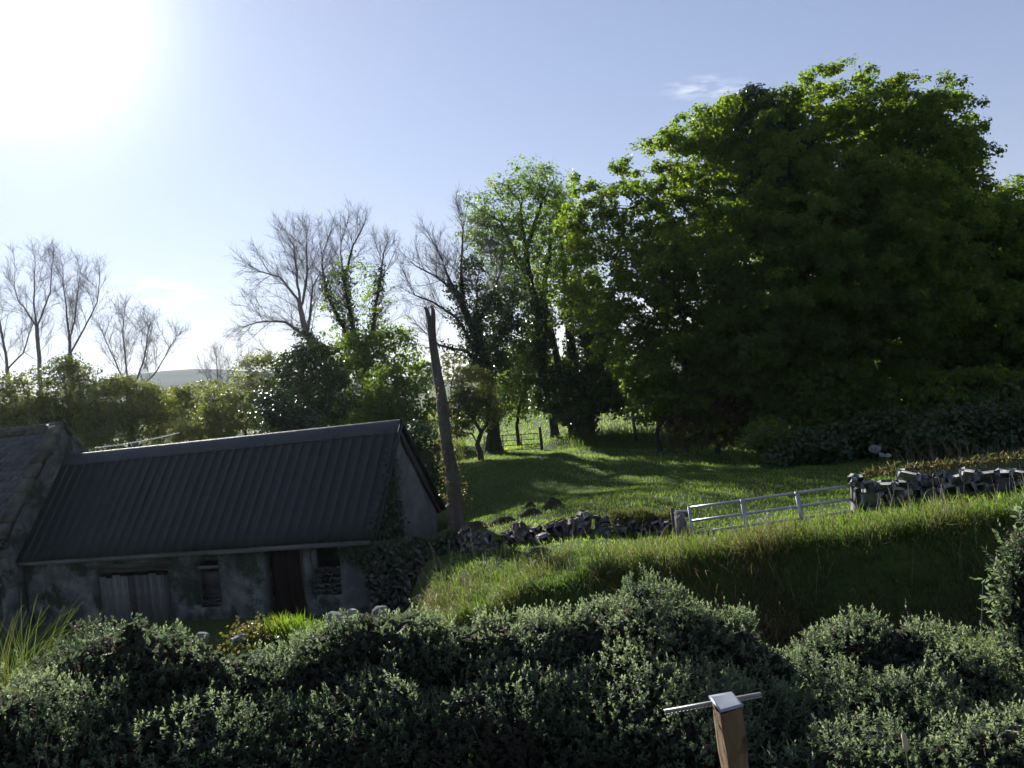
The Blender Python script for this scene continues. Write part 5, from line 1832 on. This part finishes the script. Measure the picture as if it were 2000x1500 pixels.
flower(1045, 1083, 17.3, .035, 'petal', 'upper yellow flower on the grassy bank', 'flower', 'yellow flowers on the bank')
flower(1052, 1092, 17.2, .03, 'petal', 'yellow flower just below the upper one on the bank', 'flower', 'yellow flowers on the bank')
flower(1093, 1087, 17.1, .032, 'petal', 'yellow flower standing alone right of the pair on the bank', 'flower', 'yellow flowers on the bank')
flower(1484, 1016, 16.6, .05, 'clock', 'left white seed clock in front of the silver gate', 'flower', 'white seed clocks by the gate', True)
flower(1500, 1006, 16.6, .045, 'clock', 'right white seed clock in front of the silver gate', 'flower', 'white seed clocks by the gate', True)
# ---------------------------------------------------------------- hedge, grasses, ivy
def hedge_bush(label, depth, lobes, dens=520, seed=0, mat='olearia', shoot=.062, leaf=.030, per=11):
    LB = lobes_px(lobes, depth)
    c0 = LB[0][0]
    zb = gz(c0[0], c0[1])
    org = np.array([c0[0], c0[1], zb])
    root = empty('grey_leaved_bush', org, 0, label, 'hedge bush', 'grey leaved bushes along the front hedge')
    pts, outs = [], []
    for li, (c, r) in enumerate(LB):
        area = 4 * math.pi * ((r[0] * r[1]) ** 1.6 / 3 + (r[0] * r[2]) ** 1.6 / 3 + (r[1] * r[2]) ** 1.6 / 3) ** (1 / 1.6)
        n = int(area * dens)
        d = rand_dirs(n)
        d = d[(d[:, 2] > -.45) & (d[:, 1] < .75)]
        p = c + d * r
        out = nrm(d / r)
        # bumpy skin
        bump = .13 * noise3(p, .30, 2) + .06 * noise3(p, .11, 5)
        depthin = np.where(rng.random(len(p)) < .72, rng.random(len(p)) * .05, rng.random(len(p)) * .30)
        p = p + out * (bump - depthin)[:, None]
        keep = np.ones(len(p), bool)
        for lj, (c2, r2) in enumerate(LB):
            if lj != li:
                keep &= (((p - c2) / (r2 * .9)) ** 2).sum(1) > 1
        pts.append(p[keep])
        outs.append(out[keep])
    p = np.concatenate(pts)
    out = np.concatenate(outs)
    n = len(p)
    ax = nrm(out * .75 + np.array([0, 0, .55]) + rng.normal(0, .34, (n, 3)))
    sl_ = shoot * rng.uniform(.6, 1.7, n)
    sl_ = np.where(rng.random(n) < .012, sl_ * 2.0, sl_)
    m = n * per
    A = np.repeat(ax, per, 0)
    t = np.tile(np.linspace(.1, 1, per), n)
    b = np.repeat(p, per, 0) + A * (np.repeat(sl_, per) * t)[:, None]
    perp = nrm(np.cross(A, rand_dirs(m)))
    op = (1.15 - .75 * t)[:, None]
    la = nrm(A * (1.2 - op) + perp * op)
    ll = leaf * rng.uniform(.7, 1.25, m) * (1.1 - .35 * t)
    nn = nrm(A * .8 - perp * .3 + rng.normal(0, .3, (m, 3)))
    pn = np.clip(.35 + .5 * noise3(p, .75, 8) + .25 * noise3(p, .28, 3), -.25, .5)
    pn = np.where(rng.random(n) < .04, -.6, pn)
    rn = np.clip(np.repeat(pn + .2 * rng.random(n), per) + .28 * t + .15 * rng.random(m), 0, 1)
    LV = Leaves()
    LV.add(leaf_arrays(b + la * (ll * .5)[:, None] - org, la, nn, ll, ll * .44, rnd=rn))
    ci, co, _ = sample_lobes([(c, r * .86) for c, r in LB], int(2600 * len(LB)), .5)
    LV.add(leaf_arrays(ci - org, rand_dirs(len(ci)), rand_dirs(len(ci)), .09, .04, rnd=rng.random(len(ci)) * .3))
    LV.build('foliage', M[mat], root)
    # woody stems from the foot up into the bush
    k = rng.choice(n, min(n, 130), replace=False)
    mb = MB()
    for i in k:
        a = np.array([c0[0] + rng.normal(0, .12), c0[1] + rng.normal(0, .12), zb - .05])
        e = p[i] - out[i] * .05
        mid_ = a * .45 + e * .55 - np.array([0, 0, .12]) + rng.normal(0, .06, 3)
        mb.tube(np.array([a, mid_, e]) - org, [.012, .008, .003], 4, cap=False)
    mb.build('branches', M['twig'], root)
    return n

HB = [
    ('lowest hedge bush at the lower left below the arching sedge', 5.6, [(0, 1443, 150, 95), (-40, 1423, 120, 70), (60, 1523, 150, 90)]),
    ('big rounded hedge bush in front of the plank doors', 6.4, [(250, 1333, 170, 105), (170, 1403, 130, 110), (340, 1333, 120, 88), (250, 1483, 260, 120, -.5), (258, 1235, 22, 20)]),
    ('low hedge bush dipping below the bright grass tuft', 6.6, [(470, 1373, 130, 100), (560, 1373, 100, 90), (500, 1493, 220, 110, -.5)]),
    ('hedge bush in front of the dark doorway and hatch', 6.8, [(700, 1303, 130, 108), (790, 1293, 120, 98), (640, 1343, 110, 100), (720, 1453, 210, 120, -.6)]),
    ('middle hedge bush under the left end of the grassy bank', 6.9, [(960, 1305, 130, 105), (900, 1325, 110, 110), (1050, 1305, 120, 112), (960, 1455, 220, 130, -.6)]),
    ('tallest hedge bush with a spire left of the capped post', 7.0, [(1230, 1285, 150, 125), (1320, 1285, 120, 122), (1160, 1295, 90, 115), (1250, 1165, 22, 24), (1240, 1435, 230, 140, -.6)]),
    ('hedge bush directly behind the capped post', 7.1, [(1440, 1325, 90, 120), (1400, 1285, 80, 100), (1500, 1345, 80, 95), (1450, 1455, 170, 120, -.6)]),
    ('domed hedge bush right of the capped post', 7.2, [(1690, 1285, 105, 95), (1620, 1325, 90, 90), (1780, 1295, 90, 85), (1700, 1435, 190, 130, -.6)]),
    ('last hedge bush falling away to the lower right corner', 7.0, [(1870, 1335, 100, 95), (1950, 1385, 110, 80), (1900, 1475, 180, 110, -.5), (2040, 1445, 120, 100), (1720, 1531, 150, 90, -1.6), (1930, 1521, 160, 100, -1.7), (1600, 1551, 120, 80, -1.5)]),
]
NS = 0
for i, (lb, dpt, lobes) in enumerate(HB):
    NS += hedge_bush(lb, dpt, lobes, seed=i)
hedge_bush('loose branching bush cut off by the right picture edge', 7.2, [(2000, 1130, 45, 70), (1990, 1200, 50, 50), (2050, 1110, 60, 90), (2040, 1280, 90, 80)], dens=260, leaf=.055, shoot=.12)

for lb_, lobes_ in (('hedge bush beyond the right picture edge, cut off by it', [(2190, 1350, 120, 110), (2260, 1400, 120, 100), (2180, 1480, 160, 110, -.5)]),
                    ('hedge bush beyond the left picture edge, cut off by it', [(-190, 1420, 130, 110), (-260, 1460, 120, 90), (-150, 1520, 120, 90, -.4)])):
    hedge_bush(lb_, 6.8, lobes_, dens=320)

def land_pts(x, y):
    return np.stack([x, y, land(x, y)], 1)

def grass_obj(name, lab, mat, base, up, lean, L, Wd, rnd=None, cat='grass'):
    v, q, t, r = blade_arrays(base, nrm(up), lean, L, Wd, rnd)
    o = obj(name, mesh_np(name, v, [q, t], rnd=r), M[mat])
    tagt(o, lab, cat, kind='stuff')
    return o

def turf_obj(name, lab, mat, base, L, Wd, rnd, lean=.45, cat='grass'):
    n = len(base)
    up = nrm(np.array([0, 0, 1.0]) + rng.normal(0, lean, (n, 3)))
    v, f, r = leaf_arrays(base + up * (L * .42)[:, None], up, nrm(np.cross(up, rand_dirs(n))), L, Wd, rnd=rnd)
    o = obj(name, mesh_np(name, v, [f], rnd=r), M[mat])
    tagt(o, lab, cat, kind='stuff')
    return o

# shaggy grass of the bank: crest, brow and the steep front face
n = 52000
seg = LINE[5:12]
sl_ = np.linalg.norm(np.diff(seg, axis=0), axis=1)
cum = np.concatenate([[0], np.cumsum(sl_)])
t = rng.random(n) * cum[-1]
off = np.where(rng.random(n) < .66, rng.uniform(-1.2, .2, n), rng.uniform(-.2, 1.9, n))
kx, ky = np.interp(t, cum, seg[:, 0]), np.interp(t, cum, seg[:, 1])
gi = np.clip(np.searchsorted(cum, t) - 1, 0, len(sl_) - 1)
tg = np.diff(seg, axis=0)[gi] / sl_[gi][:, None]
nv = np.stack([-tg[:, 1], tg[:, 0]], 1)      # towards the field
x, y = kx + nv[:, 0] * off, ky + nv[:, 1] * off
patch = noise3(np.stack([x, y, 0 * x], 1), .9, 3)
base = land_pts(x, y)
base[:, 2] -= .03
front = np.clip((-off) / .9, 0, 1)
up = np.stack([-nv[:, 0] * .5 * front, -nv[:, 1] * .5 * front, np.ones(n)], 1) + rng.normal(0, .3, (n, 3))
lean = np.stack([-nv[:, 0] * (.25 + .35 * front), -nv[:, 1] * (.15 + .35 * front), -.25 - .35 * front], 1) + rng.normal(0, .28, (n, 3))
tuftn = noise3(np.stack([x, y, 0 * x], 1), .22, 7)
ln = rng.uniform(.12, .42, n) * np.clip(1 + .45 * patch + .45 * tuftn, .4, 2.2) * np.where(off > .5, .8, 1) * (1 + .45 * front) * np.clip(.45 + t / 5.5, .45, 1)
rn = np.clip(rng.random(n) * .62 + .22 * patch + .38 * front + .06, 0, 1)
grass_obj('bank_grass', 'long shaggy grass on the brow and face of the bank', 'bank', base, up, lean, ln, .011, rn)
k = rng.choice(np.where(off > -.6)[0], 900, replace=False)
k = k[tuftn[k] > -.1]
L_ = rng.uniform(.35, .75, len(k))
dd = nrm(np.array([0, 0, 1.0]) + rng.normal(0, .22, (len(k), 3)))
o = obj('grass_stalks', twig_mesh('grass_stalks', base[k], dd, L_, .0035), M['seed'])
tagt(o, 'thin pale flowering stalks standing above the bank grass', 'grass', kind='stuff')

# short grass of the field
n = 74000
x = rng.uniform(-4, 16, n)
y = 15.5 + 28 * rng.random(n) ** 1.25
m = line_sd(x, y) > .3
x, y = x[m], y[m]
n = len(x)
base = land_pts(x, y)
patch = noise3(np.stack([x, y, 0 * x], 1), 1.1, 6)
turf_obj('field_grass', 'short grazed grass of the field behind the gate', 'field', base, rng.uniform(.05, .12, n) * (1 + .4 * patch), .018, np.clip(rng.random(n) * .7 + .15 + .25 * patch, 0, 1))
n = 44000
x = rng.uniform(-13, 22, n)
y = 44 + 66 * rng.random(n) ** 1.3
base = land_pts(x, y)
patch = noise3(np.stack([x, y, 0 * x], 1), 3.1, 6)
turf_obj('field_grass', 'bright sunlit grass of the field beyond the far gate', 'field', base, rng.uniform(.10, .20, n) * (1 + .3 * patch), .045, np.clip(rng.random(n) * .6 + .35 + .2 * patch, 0, 1))
n = 26000
x = rng.uniform(1.5, 13, n)
y = rng.uniform(4.5, 13.2, n)
m = line_sd(x, y) < -.3
base = land_pts(x[m], y[m])
turf_obj('lane_grass', 'rough grass in the sunken lane below the bank', 'bank', base, rng.uniform(.08, .22, len(base)), .02, rng.random(len(base)) * .8)
# rank grass along the feet of walls and banks further back
n = 14000
t = rng.random(n) * 30 - 9
x = t
y = np.interp(t, BANK2[:, 0], BANK2[:, 1]) + rng.normal(0, .9, n) - .6
m = (x < -2.4) | (x > 2.2)
x, y = x[m], y[m]
n = len(x)
base = land_pts(x, y)
grass_obj('rank_grass', 'dark rank grass on the low bank under the trees', 'bank', base, np.array([0, 0, 1.0]) + rng.normal(0, .25, (n, 3)), rng.normal(0, .4, (n, 3)) - np.array([0, 0, .2]), rng.uniform(.2, .5, n), .02, rng.random(n) * .7)
# foreground and yard grass
n = 10000
x = rng.uniform(-6, .6, n)
y = rng.uniform(3.2, 7, n)
base = land_pts(x, y)
grass_obj('verge_grass', 'dark grass at the foot of the front hedge', 'bank', base, np.array([0, 0, 1.0]) + rng.normal(0, .25, (n, 3)), rng.normal(0, .4, (n, 3)) - np.array([0, 0, .2]), rng.uniform(.12, .35, n), .007, rng.random(n) * .6)
n = 12000
x = rng.uniform(-17, -1.5, n)
y = 12 + 13 * rng.random(n)
m = (line_sd(x, y) < -.1) & (((np.stack([x, y], 1) - E1[:2]) @ bay[:2]) < -.1)
base = land_pts(x[m], y[m])
n = m.sum()
grass_obj('yard_grass', 'rough grass in the sunken yard before the barn', 'bank', base, np.array([0, 0, 1.0]) + rng.normal(0, .25, (n, 3)), rng.normal(0, .4, (n, 3)) - np.array([0, 0, .2]), rng.uniform(.12, .35, n), .012, rng.random(n) * .6)

# bright tuft in front of the doorway
tc_ = P(575, 1215, 11.0)
z0 = gz(tc_[0], tc_[1])
root = empty('grass_tuft', (tc_[0], tc_[1], z0), 0, 'bright green grass tuft on its mound before the dark doorway', 'grass tuft')
n = 2600
a = rng.random(n) * 6.28
r = rng.random(n) ** .5
base = np.stack([tc_[0] + .48 * r * np.cos(a), tc_[1] + .35 * r * np.sin(a), 0 * a], 1)
base[:, 2] = land(base[:, 0], base[:, 1])
out = np.stack([np.cos(a) * r, np.sin(a) * r, 0 * a], 1)
v, q, t, r_ = blade_arrays(base - np.array([tc_[0], tc_[1], z0]), nrm(np.array([0, 0, 1.0]) + out * .35 + rng.normal(0, .12, (n, 3))), out * .25 + rng.normal(0, .15, (n, 3)) - np.array([0, 0, .1]), rng.uniform(.18, .40, n), .010)
obj('blades', mesh_np('blades', v, [q, t], rnd=r_), M['tuft'], root)
# bramble and dry growth on the left of the mound
L = Leaves()
n = 900
c = P(500, 1240, 10.8) + rng.normal(0, 1, (n, 3)) * np.array([.16, .16, .07])
L.add(leaf_arrays(c - P(500, 1228, 10.8), rand_dirs(n), nrm(rand_dirs(n) + np.array([0, 0, .8])), .05, .035))
e = empty('bramble', P(500, 1228, 10.8), 0, 'reddish yellow bramble left of the bright grass tuft', 'bramble')
L.build('foliage', M['bramble'], e)

# arching sedge at the left edge
sc = P(45, 1345, 8.2)
z0 = gz(sc[0], sc[1])
root = empty('sedge_clump', (sc[0], sc[1], z0), 0, 'arching glossy sedge clump at the left picture edge', 'sedge')
n = 520
a = np.where(rng.random(n) < .6, rng.normal(.1, .8, n), rng.random(n) * 6.28)
org = np.array([sc[0], sc[1], z0])
base = np.stack([rng.normal(-.12, .12, n), rng.normal(0, .12, n), np.zeros(n)], 1)
Lb = rng.uniform(.55, 1.0, n) * (P(45, 1125, 8.2)[2] - z0) * .92
outd = np.stack([np.cos(a), np.sin(a), 0 * a], 1)
spread = rng.uniform(.1, 1.0, n)
K = 12
ts = np.linspace(0, 1, K)
V = np.empty((n, K, 2, 3))
side = nrm(np.cross(outd, [0, 0, 1.0]))
p = base.copy()
th0 = .06 + .28 * spread
th1 = .35 + 2.7 * spread ** 1.3
for k_, s_ in enumerate(ts):
    if k_:
        th = th0 + (th1 - th0) * s_ ** 1.7
        p = p + (outd * np.sin(th)[:, None] + np.array([0, 0, 1.0]) * np.cos(th)[:, None]) * (Lb / (K - 1) * 1.05)[:, None]
    w_ = .0040 * (1 - s_ ** 2 * .85)
    V[:, k_, 0] = p - side * w_
    V[:, k_, 1] = p + side * w_ + np.array([0, 0, .002])
i = np.arange(n)[:, None] * (K * 2)
F = np.concatenate([i + np.array([[2 * k_, 2 * k_ + 1, 2 * k_ + 3, 2 * k_ + 2]]) for k_ in range(K - 1)])
o = obj('blades', mesh_np('blades', V.reshape(-1, 3), [F], rnd=np.repeat(rng.random(n), K * 2)), M['sedge'], root)
o['kind'] = 'stuff'

# dark ivy on the gable and on the sunken bank beside it
def ivy_patch(label, centres, n, size=.11, spread=.16):
    c = np.asarray(centres)
    org = c.mean(0)
    k = rng.integers(0, len(c) - 1, n)
    t = rng.random(n)[:, None]
    p = c[k] * t + c[k + 1] * (1 - t) + rng.normal(0, spread, (n, 3)) * np.array([1, .55, 1])
    nn = nrm(np.array([.2, -1, .35]) + rng.normal(0, .55, (n, 3)))
    L = Leaves()
    L.add(leaf_arrays(p - org, nrm(np.cross(nn, rand_dirs(n)) + np.array([0, 0, -.5])), nn, size * rng.uniform(.6, 1.3, n), size * rng.uniform(.6, 1.2, n)))
    e = empty('ivy', org, 0, label, 'ivy')
    L.build('foliage', M['ivy'], e)
GX_ = E1 + bax * (-.10)
def gpt(y, z):
    return GX_ + bay * y + np.array([0, 0, z])
pts = []
for y in np.linspace(.2, 1.75, 6):
    zt = EAVE + RISE * (1 - abs(y - 2.5) / 2.5) - .25
    for z in np.linspace(.1, zt, 7):
        pts.append(gpt(y, z))
random.shuffle(pts)
c = np.array(pts)
org = c.mean(0)
n = 3600
k = rng.integers(0, len(c), n)
p = c[k] + rng.normal(0, .17, (n, 1)) * bay + rng.normal(0, .22, (n, 1)) * np.array([0, 0, 1.0]) + np.abs(rng.normal(0, .10, (n, 1))) * bax
nn = nrm(bax + rng.normal(0, .5, (n, 3)) + np.array([0, 0, .3]))
L = Leaves()
L.add(leaf_arrays(p - org, nrm(np.cross(nn, rand_dirs(n)) + np.array([0, 0, -.5])), nn, .11 * rng.uniform(.6, 1.3, n), .10))
e = empty('ivy', org, 0, 'black green ivy covering the right gable of the barn', 'ivy')
L.build('foliage', M['ivy'], e)
# ivy over the right end of the front wall
c = np.array([E1 + bax * x_ + bay * .2 + np.array([0, 0, z_]) for (x_, z_) in ((-1.0, 1.85), (-.7, 1.6), (-.45, 1.7), (-.3, 1.3), (-.15, 1.0), (-.1, 1.5), (-.7, 1.85), (-.2, .7), (-.35, 1.85))])
org = c.mean(0)
n = 1500
k = rng.integers(0, len(c), n)
p = c[k] + rng.normal(0, .13, (n, 1)) * bax + rng.normal(0, .13, (n, 1)) * np.array([0, 0, 1.0]) - np.abs(rng.normal(0, .05, (n, 1))) * bay
p[:, 2] = np.minimum(p[:, 2], EAVE - .05)
nn = nrm(-bay + rng.normal(0, .5, (n, 3)))
L = Leaves()
L.add(leaf_arrays(p - org, nrm(np.cross(nn, rand_dirs(n)) + np.array([0, 0, -.5])), nn, .10 * rng.uniform(.6, 1.3, n), .09))
e = empty('ivy', org, 0, 'ragged ivy hanging over the right end of the front wall', 'ivy')
L.build('foliage', M['ivy'], e)
# retaining bank from the gable to the pole: rubble stones half under ivy
rp = [P(748, 1180, 24.6), P(800, 1160, 23.9), P(860, 1140, 23.0), P(935, 1110, 22.6)]
rb = empty('stone_wall', rp[0], 0, 'ivied retaining wall in deep shade between gable and pole', 'wall')
path = [(q[0], q[1]) for q in rp]
ss3 = np.concatenate([[0], np.cumsum(np.linalg.norm(np.diff(np.array(path), axis=0), axis=1))])
rtop = [P(748, 1062, 24.6)[2], P(800, 1058, 23.9)[2], P(860, 1050, 23.0)[2], P(935, 1042, 22.6)[2]]
stone_wall(rb, path, lambda d: float(np.interp(d, ss3, rtop)), lambda d: float(np.interp(d, ss3, [q[2] - .5 for q in rp])), RSTONES, .24, .5, .5, skip=.05)
n = 6500
t = rng.random(n) * ss3[-1]
hz = rng.random(n) ** .7
zt_ = np.interp(t, ss3, rtop)
zb_ = np.interp(t, ss3, [q[2] for q in rp])
hole = (t < ss3[1] * 1.5) & (hz < .42)
t, hz, zt_, zb_ = t[~hole], hz[~hole], zt_[~hole], zb_[~hole]
n = len(t)
p = np.stack([np.interp(t, ss3, [q[0] for q in path]), np.interp(t, ss3, [q[1] for q in path]) - .28 - np.abs(rng.normal(0, .1, n)), zb_ + (zt_ + .12 - zb_) * hz], 1)
nn = nrm(np.array([.1, -1, .35]) + rng.normal(0, .5, (n, 3)))
L = Leaves()
org = p.mean(0)
L.add(leaf_arrays(p - org, nrm(np.cross(nn, rand_dirs(n)) + np.array([0, 0, -.5])), nn, .11 * rng.uniform(.6, 1.3, n), .10))
e = empty('ivy', org, 0, 'dark ivy curtain over the retaining wall left of the pole foot', 'ivy')
L.build('foliage', M['ivy'], e)
# dry stems behind the right wall
n = 420
x0 = P(1760, 900, 21)
x1 = P(2050, 890, 20)
t = rng.random(n)[:, None]
b_ = x0 * t + x1 * (1 - t) + rng.normal(0, .3, (n, 3)) * np.array([1, 1.5, 0])
b_[:, 2] = land(b_[:, 0], b_[:, 1])
o = obj('dry_stems', twig_mesh('dry_stems', b_, nrm(np.array([0, 0, .8]) + rng.normal(0, .5, (n, 3))), rng.uniform(.3, .95, n), .005), M['timber'])
tagt(o, 'pale dry stems standing behind the right stone wall', 'dry stems', kind='stuff')
